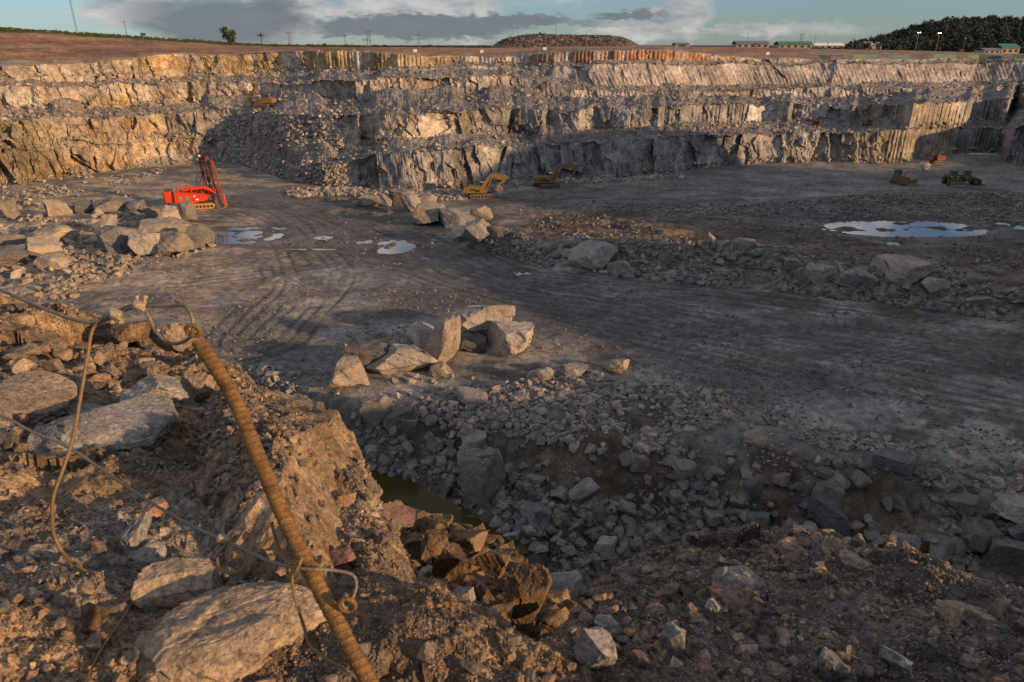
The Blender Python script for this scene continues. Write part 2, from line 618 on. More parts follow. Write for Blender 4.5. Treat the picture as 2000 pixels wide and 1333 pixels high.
# px centre, px half extents, basin depth, water level, material
BASINS = [((1765, 447), 170, 19, .75, -.30, 'pond'),
          ((487, 462), 78, 13, .42, -.15, 'water'), ((770, 482), 46, 15, .42, -.15, 'water'), ((712, 473), 22, 5, .32, -.15, 'water'),
          ((740, 414), 38, 9, .40, -.15, 'water'), ((770, 432), 18, 5, .34, -.15, 'water'), ((678, 414), 45, 9, .35, -.17, 'water'),
          ((1012, 535), 26, 6, .34, -.15, 'water'), ((832, 505), 14, 4, .32, -.15, 'water'), ((632, 465), 22, 5, .32, -.15, 'water'),
          ((776, 515), 12, 4, .32, -.15, 'water'), ((545, 445), 18, 4, .3, -.15, 'water'),
          ((1050, 452), 32, 5, .4, -.14, 'water'), ((1738, 476), 22, 5, .45, -.14, 'water'), ((1978, 442), 34, 9, .5, -.3, 'pond'),
          ((650, 388), 60, 5, .35, -.17, 'water'), ((560, 548), 40, 5, .3, -.17, 'water'), ((500, 447), 70, 3.5, .36, -.15, 'water'), ((610, 487), 60, 3, .36, -.15, 'water'), ((455, 474), 50, 4, .36, -.15, 'water')]
BW = []
for (c, rx, ry, dep, lev, mt) in BASINS:
    x0, y0 = at_z(c[0], c[1], lev)
    a = abs(at_z(c[0] + rx, c[1], lev)[0] - x0)
    b = abs(at_z(c[0], c[1] - ry, lev)[1] - at_z(c[0], c[1] + ry, lev)[1]) / 2
    BW.append((x0, y0, a, b, dep, lev - .004 * len(BW), mt))
DITCHW = wpts([(690, 905), (800, 940), (880, 975), (960, 1015), (1000, 1062), (940, 1075), (850, 1050), (740, 1000)], -4.2)
RUBB = wpts([(900, 745), (1030, 735), (1180, 730), (1330, 745), (1420, 790), (1480, 850), (1300, 850), (1150, 830), (1000, 800), (880, 790)])
LEFTR = wpts([(-200, 380), (120, 385), (330, 400), (430, 470), (330, 520), (150, 600), (-200, 640)])
ROUGH = wpts([(960, 470), (1020, 410), (1200, 408), (1500, 430), (1640, 450), (1760, 480), (1950, 470), (2200, 470), (2200, 600), (1700, 548), (1400, 500), (1150, 500)])


EARTH = [wpts(p, -1.6) for p in ([(1020, 850), (1100, 838), (1180, 832), (1240, 850), (1300, 880), (1340, 930), (1280, 960), (1180, 940), (1090, 950), (1030, 900)],
                               [(1480, 905), (1560, 915), (1570, 985), (1500, 1010), (1440, 960)], [(760, 820), (900, 828), (960, 850), (930, 880), (800, 860)],
                               [(1660, 940), (1740, 950), (1760, 1010), (1690, 1020)])]


def bare_earth(x, y):
    e = np.zeros(np.shape(x))
    for P in EARTH:
        d = polydist(x, y, P + P[:1]) * np.where(inpoly(x, y, P), 1, -1)
        e = np.maximum(e, sstep(-.8, .8, d + 1.6 * fbm(x / 2.2, y / 2.2, 97, 3)))
    return e


def edge_y(q):
    return np.interp(q, EQ, EY)


def smooth_line(pts, n=6):
    P = [np.array(p) for p in pts]
    P = [2 * P[0] - P[1]] + P + [2 * P[-1] - P[-2]]
    out = []
    for i in range(1, len(P) - 2):
        p0, p1, p2, p3 = P[i - 1:i + 3]
        for k in range(n):
            t = k / n
            out.append(tuple(.5 * (2 * p1 + (p2 - p0) * t + (2 * p0 - 5 * p1 + 4 * p2 - p3) * t * t + (3 * p1 - p0 - 3 * p2 + p3) * t ** 3)))
    return out + [tuple(P[-2])]


TRACKS = [smooth_line(wpts(t)) for t in (
    [(540, 385), (640, 415), (740, 450), (850, 505), (960, 552), (1180, 596), (1600, 650), (2250, 735)],
    [(600, 380), (690, 410), (800, 455), (890, 500), (1000, 540), (1250, 575), (1600, 622), (2250, 715)],
    [(300, 540), (480, 520), (650, 505), (800, 520), (950, 565), (1200, 620), (1500, 690), (2200, 830)],
    [(440, 400), (520, 430), (560, 480), (600, 540), (560, 600), (500, 660)],
    [(980, 385), (1200, 372), (1500, 362), (1760, 372), (2200, 382)])]


def track_field(x, y):
    """0..1 where wheels have run"""
    r = np.zeros(np.shape(x))
    wob = .9 * fbm(x / 14, y / 14, 191, 2)
    for k, L in enumerate(TRACKS):
        d = polydist(x, y, L) + wob
        m = 0
        for o in (.9, 2.9, 4.4, 6.3):
            m = np.maximum(m, np.exp(-((d - o) / .36) ** 2) * sstep(.25, .5, vnoise(x / 9 + o, y / 9, 193 + k)))
        r = np.maximum(r, m)
    return r


def floor_h(x, y):
    x = np.asarray(x, float); y = np.asarray(y, float)
    q = x / np.maximum(y, 1)
    h = 0.22 * fbm(x / 16, y / 16, 3, 3) + 0.10 * fbm(x / 3.2, y / 3.2, 5, 3)
    # ruts of the haul road, running towards the left distance
    rut = np.sin((x * 0.82 + y * 0.57) / 1.3 + 3 * fbm(x / 30, y / 30, 8, 2))
    h += 0.04 * rut * sstep(.15, .6, vnoise(x / 22, y / 22, 12))
    h -= .09 * track_field(x, y)
    # berm of rubble beside the road
    d = polydist(x, y, BERM)
    by = np.interp(q, BASEL[0], BASEL[1])
    ridge = np.exp(-(d / 3.8) ** 2) * (3.2 + 2.0 * fbm(x / 5, y / 5, 21, 3))
    h += ridge * sstep(-.5, 1.5, y - by)
    wr = inpoly(x, y, ROUGH) * 1.0
    wr = wr * sstep(0, 6, polydist(x, y, ROUGH + ROUGH[:1]))
    h += wr * (0.45 + 0.8 * fbm(x / 9, y / 9, 31, 4) + 0.35 * fbm(x / 1.6, y / 1.6, 33, 3))
    d = polydist(x, y, BANK)
    h += np.exp(-(d / 5.0) ** 2) * (1.2 + .9 * fbm(x / 7, y / 7, 41, 4))
    d = polydist(x, y, ROWL)
    h += np.exp(-(d / 3.0) ** 2) * .5
    wl = inpoly(x, y, LEFTR) * sstep(0, 10, polydist(x, y, LEFTR + LEFTR[:1]))
    h += wl * (0.3 + 1.0 * fbm(x / 11, y / 11, 51, 4) + .35 * facet(x / 2.2, y / 2.2, 52))
    wu = inpoly(x, y, RUBB) * sstep(0, 3, polydist(x, y, RUBB + RUBB[:1]))
    h += wu * (0.5 + .6 * fbm(x / 4, y / 4, 61, 3))
    # gravel heap left of the middle
    gx, gy = at_z(655, 545, 0)
    h += 0.55 * np.exp(-(((x - gx) / 8.0) ** 2 + ((y - gy) / 3.5) ** 2)) * (1 + .4 * fbm(x / 2, y / 2, 66, 3))
    # shallow basins that hold the puddles
    for (x0, y0, a, b, dep, lev, mt) in BW:
        rr = ((x - x0) / a) ** 2 + ((y - y0) / b) ** 2
        k = np.clip(1.25 - rr, 0, 1.0)
        w = sstep(2.6, 1.0, rr)
        h = h * (1 - w * .75) + w * .25 * (-.05)
        h -= dep * sstep(0, 1, k) * (0.74 + (2.0 if mt == 'pond' else 1.75) * fbm((x - x0) / a * 2.6, (y - y0) / b * 1.7, 71 + int(abs(x0)), 4))
    # the trench in front of the road
    ey = edge_y(q) + 2.2 * fbm(x / 9, y / 40, 81, 3)
    t = (ey - y)
    bank = np.clip(t * (0.80 + .25 * sstep(.12, -.02, q) + .35 * fbm(x / 7, y / 7, 83, 3)), 0, None)
    bot = 4.25 + 3.6 * sstep(.04, .28, q) + .5 * fbm(x / 6, y / 6, 85, 3)
    k = 1.2
    drop = bot - np.log1p(np.exp(np.clip((bot - bank) / k, -30, 30))) * k + .02
    drop = np.where(t > 0, np.clip(drop, 0, None), 0)
    rough = sstep(-2, 3, t) * (1 - .6 * bare_earth(x, y))
    h = h + .12 * bare_earth(x, y) * fbm(x / .6, y / .9, 99, 4)
    h = h * (1 - rough * .5) - drop + rough * (0.55 * facet(x / 2.6, y / 2.6, 87, .8) + .28 * facet(x / 1.0, y / 1.0, 88, .8) + .5 * fbm(x / 3, y / 3, 89, 3))
    wd = inpoly(x, y, DITCHW) * 1.0
    dd = polydist(x, y, DITCHW + DITCHW[:1]) * np.where(wd > 0, 1, -1)
    kk = sstep(-1.8, 1.0, dd + 1.1 * fbm(x / 2, y / 2, 91, 3))
    h = h * (1 - kk) + kk * (-4.5 + .2 * fbm(x / 1.5, y / 1.5, 93, 3))
    return h


def mixc(a, b, t):
    return a + (b - a) * np.asarray(t)[..., None]


def floor_col(x, y, h):
    q = x / np.maximum(y, 1)
    n = fbm(x / 14, y / 7, 101, 5)
    n2 = fbm(x / 5, y / 2.5, 103, 4)
    C = mixc(np.array([.135, .125, .118]), np.array([.23, .208, .19]), sstep(-.35, .4, n))
    C = mixc(C, np.array([.085, .066, .052]), .75 * sstep(.05, .35, n2))
    # trodden dark haul road
    rx = wpts([(560, 392), (700, 440), (800, 500), (960, 560), (1200, 610), (1600, 660), (2200, 720)])
    d = polydist(x, y, rx)
    wet = sstep(20, 6, d + 9 * n) * sstep(260, 60, x + 130)
    C = mixc(C, np.array([.062, .056, .053]), .8 * wet * sstep(-.5, .15, n2 + .2))
    trk = track_field(x, y)
    C = mixc(C, np.array([.050, .045, .042]), .75 * trk)
    pd = np.zeros_like(x)
    for (x0, y0, a, b, dep, lev, mt) in BW:
        pd = np.maximum(pd, sstep(3.4, 1.1, ((x - x0) / a) ** 2 + ((y - y0) / b) ** 2 + .8 * n2))
    C = mixc(C, np.array([.06, .053, .047]), .8 * pd)
    wet = np.maximum(wet, np.maximum(pd, trk * wet ** .5))
    # gravel heap
    gx, gy = at_z(655, 545, 0)
    g = sstep(1.3, .6, np.sqrt(((x - gx) / 11) ** 2 + ((y - gy) / 5) ** 2) + .3 * n2)
    C = mixc(C, np.array([.20, .195, .19]), .8 * g)
    # warm sunlight painted as tan into the floor colour on the left
    sunlit_w = sstep(-12, -60, x + 12 * n) * .9 * (1 - .8 * np.clip(wet, 0, 1)) * (1 - .6 * trk)
    C = mixc(C, mixc(np.array([.13, .118, .11]), np.array([.33, .255, .18]), sstep(-.25, .3, n2 + .6 * n)), sunlit_w)
    far = sstep(150, 175, y)
    C = mixc(C, np.array([.16, .145, .135]), far * .6 * (1 - sunlit_w))
    wr = inpoly(x, y, ROUGH) * sstep(0, 4, polydist(x, y, ROUGH + ROUGH[:1]))
    C = mixc(C, mixc(np.array([.075, .058, .045]), np.array([.15, .115, .085]), sstep(-.3, .4, n2)), wr)
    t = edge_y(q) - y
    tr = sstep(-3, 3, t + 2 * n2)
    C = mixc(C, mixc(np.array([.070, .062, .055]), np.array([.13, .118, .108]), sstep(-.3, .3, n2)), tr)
    earth = tr * sstep(.60, .44, vnoise(x / 4.5, y / 4.5, 21)) * sstep(.5, 2.5, t)
    earth = np.maximum(earth, bare_earth(x, y))
    C = mixc(C, mixc(np.array([.060, .043, .032]), np.array([.11, .078, .055]), sstep(-.4, .4, n2)), .9 * earth)
    oc = inpoly(x, y, DITCHW) * (h < -4.2)
    C = mixc(C, np.array([.10, .085, .03]), .8 * oc)
    C *= (1 + .35 * fbm(x / .9, y / .9, 107, 3))[..., None]
    A = np.clip(wet * .75 * sstep(-.25, .3, n2 + .1), 0, 1)
    return np.concatenate([np.clip(C, .015, .9), A[..., None]], -1)


def build_floor():
    nc, nr = 900, 430
    q = np.linspace(-1.02, 1.12, nc)
    py = np.concatenate([np.linspace(302, 620, 230), np.linspace(621, 1330, nr - 230)])
    Y = np.array([at_z(1000, p, 0)[1] for p in py])
    QQ, YY = np.meshgrid(q, Y)
    X = QQ * YY
    H = floor_h(X, YY)
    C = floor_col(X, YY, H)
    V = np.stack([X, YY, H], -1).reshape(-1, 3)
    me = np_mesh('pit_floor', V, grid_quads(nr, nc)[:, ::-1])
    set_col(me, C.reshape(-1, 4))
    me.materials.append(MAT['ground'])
    o = link(bpy.data.objects.new('pit_floor', me))
    o['kind'] = 'structure'
    return q, Y, H


FLOOR = build_floor()


def grid_sample(G, fi, fj):
    i = np.clip(np.floor(fi).astype(int), 0, G.shape[0] - 2); j = np.clip(np.floor(fj).astype(int), 0, G.shape[1] - 2)
    a = np.clip(fi - i, 0, 1); b = np.clip(fj - j, 0, 1)
    return (G[i, j] * (1 - a) + G[i + 1, j] * a) * (1 - b) + (G[i, j + 1] * (1 - a) + G[i + 1, j + 1] * a) * b


def floor_z(x, y):
    """height of the built floor mesh"""
    q, Y, H = FLOOR
    fi = np.interp(y, Y[::-1], np.arange(len(Y))[::-1])
    fj = (x / y - q[0]) / (q[1] - q[0])
    return grid_sample(H, fi, fj)


def march(px, py, zf, ys):
    """first meeting of the sight lines through (px, py) with a height field"""
    px = np.atleast_1d(np.asarray(px, float)); py = np.atleast_1d(np.asarray(py, float))
    t = (666.5 - py) / F
    Yc = CP + SP * t
    q = (px - 1000) / F / Yc; e = (-SP + CP * t) / Yc
    out = np.full(len(px), ys[-1])
    for c in range(0, len(px), 2000):
        qq, ee = q[c:c + 2000, None], e[c:c + 2000, None]
        yy = ys[None, :] + 0 * qq
        below = (ZC + ee * yy) < zf(qq * yy, yy)
        k = np.where(below.any(1), below.argmax(1), len(ys) - 1)
        y1 = ys[k]; y0 = ys[np.maximum(k - 1, 0)]
        for _ in range(8):
            ym = .5 * (y0 + y1)
            bl = (ZC + ee[:, 0] * ym) < zf(qq[:, 0] * ym, ym)
            y1 = np.where(bl, ym, y1); y0 = np.where(bl, y0, ym)
        out[c:c + 2000] = y1
    return np.stack([q * out, out, ZC + e * out], -1)


FLY = 30 * (300 / 30) ** np.linspace(0, 1, 260)


def on_floor(px, py):
    return march(px, py, floor_z, FLY)


def hit_floor(px, py):
    return Vector(on_floor(px, py)[0])


def build_water():
    for k, (x0, y0, a, b, dep, lev, mt) in enumerate(BW):
        n = 40
        ang = np.linspace(0, 2 * math.pi, n, endpoint=False)
        vs = [(x0 + 1.45 * a * math.cos(t), y0 + 1.45 * b * math.sin(t), lev) for t in ang]
        m = MB()
        m.add(vs, [tuple(range(n))])
        o = m.build('pond_water' if mt == 'pond' else 'puddle_water', MAT[mt])
        o['kind'] = 'structure'
    m = MB()
    cx = sum(p[0] for p in DITCHW) / 8; cy = sum(p[1] for p in DITCHW) / 8
    m.add([(cx + (p[0] - cx) * 1.22, cy + (p[1] - cy) * 1.22, -4.34) for p in DITCHW], [tuple(reversed(range(8)))])
    o = m.build('ditch_water', MAT['ditchwater'])
    o['kind'] = 'structure'


build_water()

# ------------------------------------------------------------------ quarry wall: benches as one lattice
def ql(keys):
    a = sorted((*pdir(px, py),) for px, py in keys)
    return np.array([k[0] for k in a]), np.array([k[1] for k in a])


def kv(keys, ref):
    a = sorted((pdir(px, ref)[0], v) for px, v in keys)
    return np.array([k[0] for k in a]), np.array([k[1] for k in a])


TOE = ql([(-200, 375), (0, 362), (100, 350), (200, 336), (300, 322), (330, 318), (420, 317), (470, 324), (520, 338), (570, 355), (640, 366), (720, 369), (800, 375), (880, 372),
          (950, 365), (1000, 353), (1100, 350), (1200, 347), (1300, 338), (1400, 327), (1500, 318), (1600, 316), (1700, 318), (1760, 316), (1800, 308), (1860, 299), (1886, 297),
          (1900, 296), (1950, 298), (1962, 320), (2000, 325), (2200, 335)])
CR1 = ql([(-200, 305), (0, 297), (200, 282), (300, 272), (400, 268), (440, 272), (500, 290), (540, 306), (575, 320), (640, 318), (720, 308), (800, 300), (880, 293), (950, 288), (1000, 286),
          (1100, 281), (1200, 277), (1300, 271), (1400, 266), (1500, 262), (1600, 258), (1700, 254), (1760, 252), (1886, 250), (1955, 250), (1963, 246), (2000, 240), (2200, 236)])
W1 = kv([(-200, .4), (420, .4), (560, 6), (600, 12), (900, 15), (1250, 14), (1400, 15), (1480, 20), (1690, 20), (1752, 14), (1772, .6), (1886, .6), (1955, .6), (1963, 32), (2200, 40)], 260)
OFF2 = kv([(560, 0), (640, 1), (700, -1), (705, 2), (800, -1), (860, 1), (985, -2), (1000, 1), (1060, -2), (1070, 3), (1130, -2), (1142, 6), (1200, 4), (1285, -2), (1297, 6), (1405, 0), (1420, 4), (1480, 1), (1538, -5), (1545, 5),
           (1600, 3), (1618, -1), (1662, -5), (1668, 6), (1750, 3), (1775, 0), (1886, -1), (1892, 11), (1945, 8), (1955, 3), (1985, 5), (2200, 4)], 235)
CR2 = ql([(-200, 240), (0, 236), (100, 235), (200, 230), (300, 222), (400, 218), (500, 217), (600, 220), (700, 224), (800, 224), (900, 219), (1000, 216), (1100, 214), (1200, 211),
          (1300, 208), (1400, 206), (1500, 204), (1600, 203), (1886, 204), (1893, 198), (2000, 194), (2200, 190)])
W2 = kv([(-200, 8), (200, 8), (450, 9), (700, 13), (1000, 12), (1752, 12), (1774, 29), (1886, 29), (1893, 24), (2200, 26)], 210)
CR3 = ql([(-200, 172), (0, 170), (100, 170), (200, 168), (300, 161), (400, 161), (500, 165), (600, 160), (700, 155), (800, 150), (900, 150), (1000, 152), (1080, 164), (1200, 178),
          (1400, 177), (1500, 176), (1600, 172), (1900, 170), (2200, 166)])
W3 = kv([(-200, 7), (300, 8), (600, 12), (1000, 22), (1150, 6), (2200, 5)], 160)
CR4 = ql([(-200, 152), (0, 150), (200, 148), (300, 140), (500, 140), (600, 138), (700, 138), (850, 133), (1000, 131), (1200, 128), (1400, 127), (1500, 126), (1600, 126), (1700, 124), (2200, 124)])
W4 = kv([(-200, .5), (500, .5), (620, 3), (1100, 5), (1500, 5), (1650, 2), (2200, 2)], 130)
CR5 = ql([(-200, 136), (0, 131), (100, 127), (200, 121), (260, 115), (300, 108), (400, 106), (520, 105), (600, 101), (680, 99), (760, 103), (850, 110), (950, 113), (1030, 108), (1090, 103),
          (1130, 98), (1300, 99), (1380, 106), (1450, 112), (1530, 115), (1650, 116), (2200, 116)])
SKY = ql([(-200, 52), (0, 58), (100, 64), (200, 70), (300, 77), (400, 83), (450, 87), (520, 90), (700, 92), (850, 93), (960, 94), (1250, 91), (1440, 93), (1700, 97), (1850, 101), (2000, 106), (2200, 108)])
YSKY = kv([(-200, 330), (0, 350), (300, 390), (600, 430), (1000, 460), (1700, 430), (2200, 400)], 90)
SL = [kv([(-200, 74), (380, 72), (430, 38), (500, 20), (560, 30), (600, 62), (700, 70), (1000, 74), (1700, 78), (2200, 80)], 320),
      kv([(-200, 70), (300, 68), (440, 40), (620, 44), (760, 62), (1000, 72), (2200, 80)], 240),
      kv([(-200, 68), (500, 62), (700, 66), (1000, 66), (1150, 55), (2200, 52)], 180),
      kv([(-200, 70), (450, 70), (600, 24), (1000, 24), (1150, 48), (2200, 46)], 145),
      kv([(-200, 60), (250, 62), (300, 76), (760, 76), (1000, 60), (1120, 76), (1350, 70), (1550, 45), (2200, 40)], 115)]


YT3 = kv([(-200, 175), (0, 196), (100, 206), (200, 221), (300, 232), (400, 240), (500, 238), (600, 224), (700, 214), (800, 212), (900, 216), (1000, 226), (1100, 225), (1300, 230), (1400, 238), (1500, 246), (1600, 250),
           (1750, 250), (1900, 262), (2000, 260), (2200, 262)], 210)
YT4 = kv([(-200, 192), (0, 212), (100, 222), (200, 237), (300, 248), (400, 257), (500, 258), (600, 248), (700, 242), (800, 238), (900, 243), (1000, 248), (1100, 241), (1200, 236), (1300, 242), (1500, 262), (1700, 264),
           (1900, 278), (2000, 276), (2200, 278)], 160)


def wall_profile(q):
    I = lambda K: np.interp(q, K[0], K[1])
    P = []
    e = I(TOE)
    Y = -ZC / e
    z = np.zeros_like(q)
    P.append((Y, z - .4))
    crs = [CR1, CR2, CR3, CR4, CR5]
    ws = [W1, W2, W3, W4]
    base = Y
    off = np.zeros_like(q)
    for k in range(5):
        T = np.tan(np.radians(I(SL[k])))
        e = I(crs[k]) + (.0055, .0065, .0055, .004, .002)[k] * fbm(q * 24, q * 0 + k, 331 + k, 4)
        zc = (ZC + e * (Y - z / T)) / (1 - e / T)
        zc = np.maximum(zc, z + .25)
        Yc = Y + (zc - z) / T
        P.append((Yc, zc))
        if k < 4:
            nz = vnoise(q * 22, q * 0 + k, 341)
            if k == 0:
                Y = np.maximum(Yc + I(W1) * (.75 + .5 * nz) + I(OFF2), Yc + .3)
            elif k in (1, 2):
                Y = np.maximum(I((YT3, YT4)[k - 1]) + 5 * (nz - .5), Yc + 1.0)
            else:
                Y = Yc + I(W4) * (.65 + .7 * nz)
            z = zc + .025 * (Y - Yc)
            P.append((Y, z))
    Ys = I(YSKY)
    zs = ZC + I(SKY) * Ys
    P.append((Ys, zs))
    P.append((Ys + 60, np.minimum(zs - 1.5, 30)))
    P.append((np.full_like(q, 1600.), np.full_like(q, 28.5)))
    P.append((np.full_like(q, 9000.), np.full_like(q, 26.)))
    return P


def surf_at(px, ref, k, t):
    """a point of the wall profile: between profile points k and k+1"""
    q = np.array([pdir(px, ref)[0]])
    P = wall_profile(q)
    Y = float(P[k][0][0] * (1 - t) + P[k + 1][0][0] * t)
    z = float(P[k][1][0] * (1 - t) + P[k + 1][1][0] * t)
    return Vector((float(q[0]) * Y, Y, z))


WALLQ = None


def build_wall():
    nc = 1250
    q = np.linspace(-.90, .88, nc)
    P = wall_profile(q)
    rows = [44, 8, 44, 12, 42, 9, 30, 7, 28, 36, 4, 4, 3]
    Ys, Zs, seg, tt = [], [], [], []
    for k, n in enumerate(rows):
        for i in range(n):
            t = i / n
            if k == 9:
                t = t ** 1.0
            Ys.append(P[k][0] * (1 - t) + P[k + 1][0] * t)
            Zs.append(P[k][1] * (1 - t) + P[k + 1][1] * t)
            seg.append(k); tt.append(t)
    Ys.append(P[-1][0]); Zs.append(P[-1][1]); seg.append(12); tt.append(1)
    Y = np.array(Ys); Z = np.array(Zs)
    seg = np.array(seg)[:, None] + 0 * Y; tt = np.array(tt)[:, None] + 0 * Y
    Q = q[None, :] + 0 * Y
    pxr = 1000 + Q * (CP + SP * .37) * F        # rough photo column, for where things lie along the wall
    face = np.isin(seg, (0, 2, 4, 6, 8)) * 1.0
    u = Q * 230.0
    v = Z * 1.0 + (1 - face) * (Y - 180) * .3
    uw = u + 1.4 * fbm(u / 9, v / 6, 201, 3) + .18 * v
    d = 2.3 * facet(uw / 8, v / 13, 203, .75) + 1.15 * facet(uw / 3.1 + 7, v / 5.5, 207, .8) + .5 * facet(uw / 1.2, v / 2.0, 211, .8) + .6 * fbm(u / 3, v / 3, 215, 4)
    d = d + 2.6 * facet(u / 21 + 3, v / 40, 204, .9) * sstep(6, 5, seg * 1.0)
    # drill-barrel columns
    colm = np.zeros_like(Y)
    colm = np.maximum(colm, (seg == 8) * sstep(600, 640, pxr) * sstep(1480, 1380, pxr))
    colm = np.maximum(colm, (seg == 6) * sstep(1120, 1180, pxr) * sstep(.75, .45, tt) * .8)
    colm = np.maximum(colm, (seg == 6) * sstep(1100, 1180, pxr) * .6)
    colm = np.maximum(colm, ((seg == 0) | (seg == 2)) * sstep(1740, 1770, pxr) * sstep(1990, 1960, pxr))
    colm = np.maximum(colm, (seg == 2) * sstep(1280, 1300, pxr) * .6)
    colm = np.maximum(colm, (seg == 4) * sstep(1100, 1180, pxr) * .5)
    slant = np.where(seg == 6, .55, np.where(seg == 4, .4, 0.0))
    uc = u + slant * v + .25 * fbm(u / 6, v / 12, 221, 2)
    per = 1.25
    ci = np.floor(uc / per).astype(np.int64)
    ph = uc / per - ci
    colh = _h(ci, ci * 0, 5)
    cd = (.75 * np.abs(np.sin(math.pi * ph)) ** .7 + .7 * (colh - .5) + 1.0 * fbm(uc / 6, v / 30, 225, 3))
    d = d * (1 - .72 * colm) + colm * cd
    # rubble slope (px 430-640) is loose
    rubs = ((seg == 2) | (seg == 0)) * sstep(390, 440, pxr) * sstep(690, 620, pxr)
    d = d * (1 - .75 * rubs) + rubs * (.5 * facet(u / 1.3, v / 1.3, 231, .6) + .5 * fbm(u / 7, v / 7, 233, 3))
    env = np.sin(math.pi * np.clip(tt * .92 + .08, 0, 1)) ** .45
    Y = Y - face * d * (.35 + .65 * env) * np.where(seg >= 6, .8, 1.0)
    # crest and toe: crest lines crumble, talus at the toe
    tread = np.isin(seg, (1, 3, 5, 7)) * 1.0
    dz = tread * (.55 * fbm(u / 4, Y / 4, 241, 4) + .4 * facet(u / 1.6, Y / 1.6, 243, .6))
    dz += tread * 1.3 * sstep(.55, 1, tt) * (.5 + .9 * vnoise(u / 9, Y * 0, 245))
    tal = sstep(.42, .70, vnoise(u / 13, seg * 9.7, 277)) * (seg <= 5) * (1 - rubs) * (1 - .85 * sstep(1180, 1280, pxr))
    k_ = np.clip(1 - tt / .4, 0, 1)
    dz += face * tal * 2.6 * k_ * (seg > 0) + tread * np.roll(tal, 0, 0) * 0
    talt = sstep(.42, .70, vnoise(u / 13, (seg + 1) * 9.7, 277)) * (seg <= 4) * (1 - .85 * sstep(1180, 1280, pxr))
    dz += tread * talt * 2.6 * sstep(.25, 1, tt)
    Y = Y - (seg == 0) * tal * 4.0 * k_ ** 1.3
    C_tal = face * tal * sstep(.12, .3, k_)
    dz += face * np.where(seg < 6, .9, .45) * sstep(.6, 1, tt) * (facet(u / 3, u * 0 + seg * 3, 247, .7) + .4 * facet(u / 1.1, u * 0 + seg, 248, .7))
    # earth hill and plateau
    pl = (seg == 9) * 1.0
    step = 1.3 * (np.abs(((Z + .6 * fbm(u / 40, Y / 40, 251, 2)) * .55) % 1.0 - .5) - .25)
    dz += pl * sstep(0, .08, tt) * sstep(1, .9, tt) * (step * sstep(700, 300, pxr) + .3 * fbm(u / 12, Y / 12, 253, 4) * 1.6 + .5 * fbm(u / 50, Y / 50, 254, 2))
    Z = Z + dz
    X = Q * Y
    # --- albedo
    n1 = fbm(u / 22, v / 12, 261, 4); n2 = fbm(u / 3.5, v / 9, 263, 4); n3 = fbm(u / 40, v / 30, 265, 3)
    grey = np.array([.27, .25, .24]); tan = np.array([.37, .295, .215]); och = np.array([.40, .26, .12]); pink = np.array([.35, .295, .27])
    blue = np.array([.215, .215, .225]); redd = np.array([.26, .125, .07]); dark = np.array([.115, .10, .09])
    C = np.broadcast_to(grey, Y.shape + (3,)).copy()
    left = sstep(760, 250, pxr + 90 * n1)
    C = mixc(C, tan, .8 * left)
    C = mixc(C, tan, .65 * sstep(1100, 850, pxr + 200 * n1) * (seg >= 2))
    C = mixc(C, och, left * .6 * sstep(.05, .45, n1 + .3 * n2 + .15 * (seg >= 6)))
    rt = sstep(1050, 1250, pxr) * (seg >= 3)
    C = mixc(C, pink, .85 * rt)
    C = mixc(C, blue, .75 * sstep(820, 1150, pxr) * (seg <= 3) * sstep(-.4, .3, n3 + .3))
    C = mixc(C, np.array([.36, .29, .21]), .8 * sstep(1640, 1720, pxr) * sstep(1900, 1885, pxr) * (seg <= 2))
    top = (seg == 8) * sstep(220, 330, pxr) * sstep(1560, 1380, pxr)
    C = mixc(C, mixc(np.array([.40, .27, .13]), np.array([.33, .16, .07]), sstep(950, 1200, pxr)), top * .85 * sstep(-.5, .2, n2))
    C = mixc(C, dark, .55 * face * sstep(.12, .5, n2) * (1 - .5 * rt))
    C = mixc(C, np.array([.46, .42, .37]), .5 * face * sstep(.1, .45, -n2 - .2 * n1))
    wht = ((seg == 2) * (sstep(1462, 1480, pxr) * sstep(1545, 1535, pxr) + .95 * sstep(1590, 1640, pxr) * sstep(1668, 1660, pxr))) + (seg == 4) * sstep(1480, 1500, pxr) * sstep(1610, 1590, pxr) * .7
    C = mixc(C, np.array([.52, .50, .49]), .8 * np.clip(wht, 0, 1))
    C = mixc(C, dark * 1.3, .6 * ((seg == 0) | (seg == 2)) * sstep(305, 325, pxr) * sstep(420, 395, pxr) * sstep(-.3, .3, n1 + .4))
    olive = np.array([.20, .155, .075])
    C = mixc(C, olive, .7 * (seg <= 2) * sstep(140, 40, pxr + 60 * n2))
    trc = mixc(np.array([.17, .16, .155]), np.array([.25, .205, .165]), left)  # tread rubble tone, darkened in colour for grazing light on the flats
    C = mixc(C, trc, np.clip(.9 * tread + .8 * C_tal, 0, .9))
    C *= .80
    C = mixc(C, mixc(np.array([.17, .165, .17]), np.array([.30, .27, .245]), sstep(-.3, .3, n2)), .8 * rubs)
    # red earth above the rock
    earth = mixc(redd, np.array([.36, .21, .115]), sstep(-.35, .35, fbm(u / 60, Z * 1.3, 271, 4)))
    earth = mixc(earth, np.array([.22, .17, .14]), .8 * sstep(700, 1100, pxr) * sstep(1600, 1300, pxr) * sstep(.45, .1, tt))
    earth = mixc(earth, np.array([.26, .20, .16]), .7 * sstep(1450, 1650, pxr))
    earth = earth * .72
    C = mixc(C, earth, pl * sstep(0, .12, tt + .1 * n2))
    C = mixc(C, redd, (seg == 8) * sstep(1480, 1300, pxr) * sstep(1120, 1150, pxr) * .25)
    C = mixc(C, np.array([.05, .055, .028]), pl * sstep(.86, .93, tt + .05 * n2) * sstep(900, 300, pxr))
    C = mixc(C, np.array([.035, .045, .028]), (seg >= 10) * 1.0)
    C = C * (1 + .28 * fbm(u / 1.1, v / 1.1, 275, 3))[..., None]
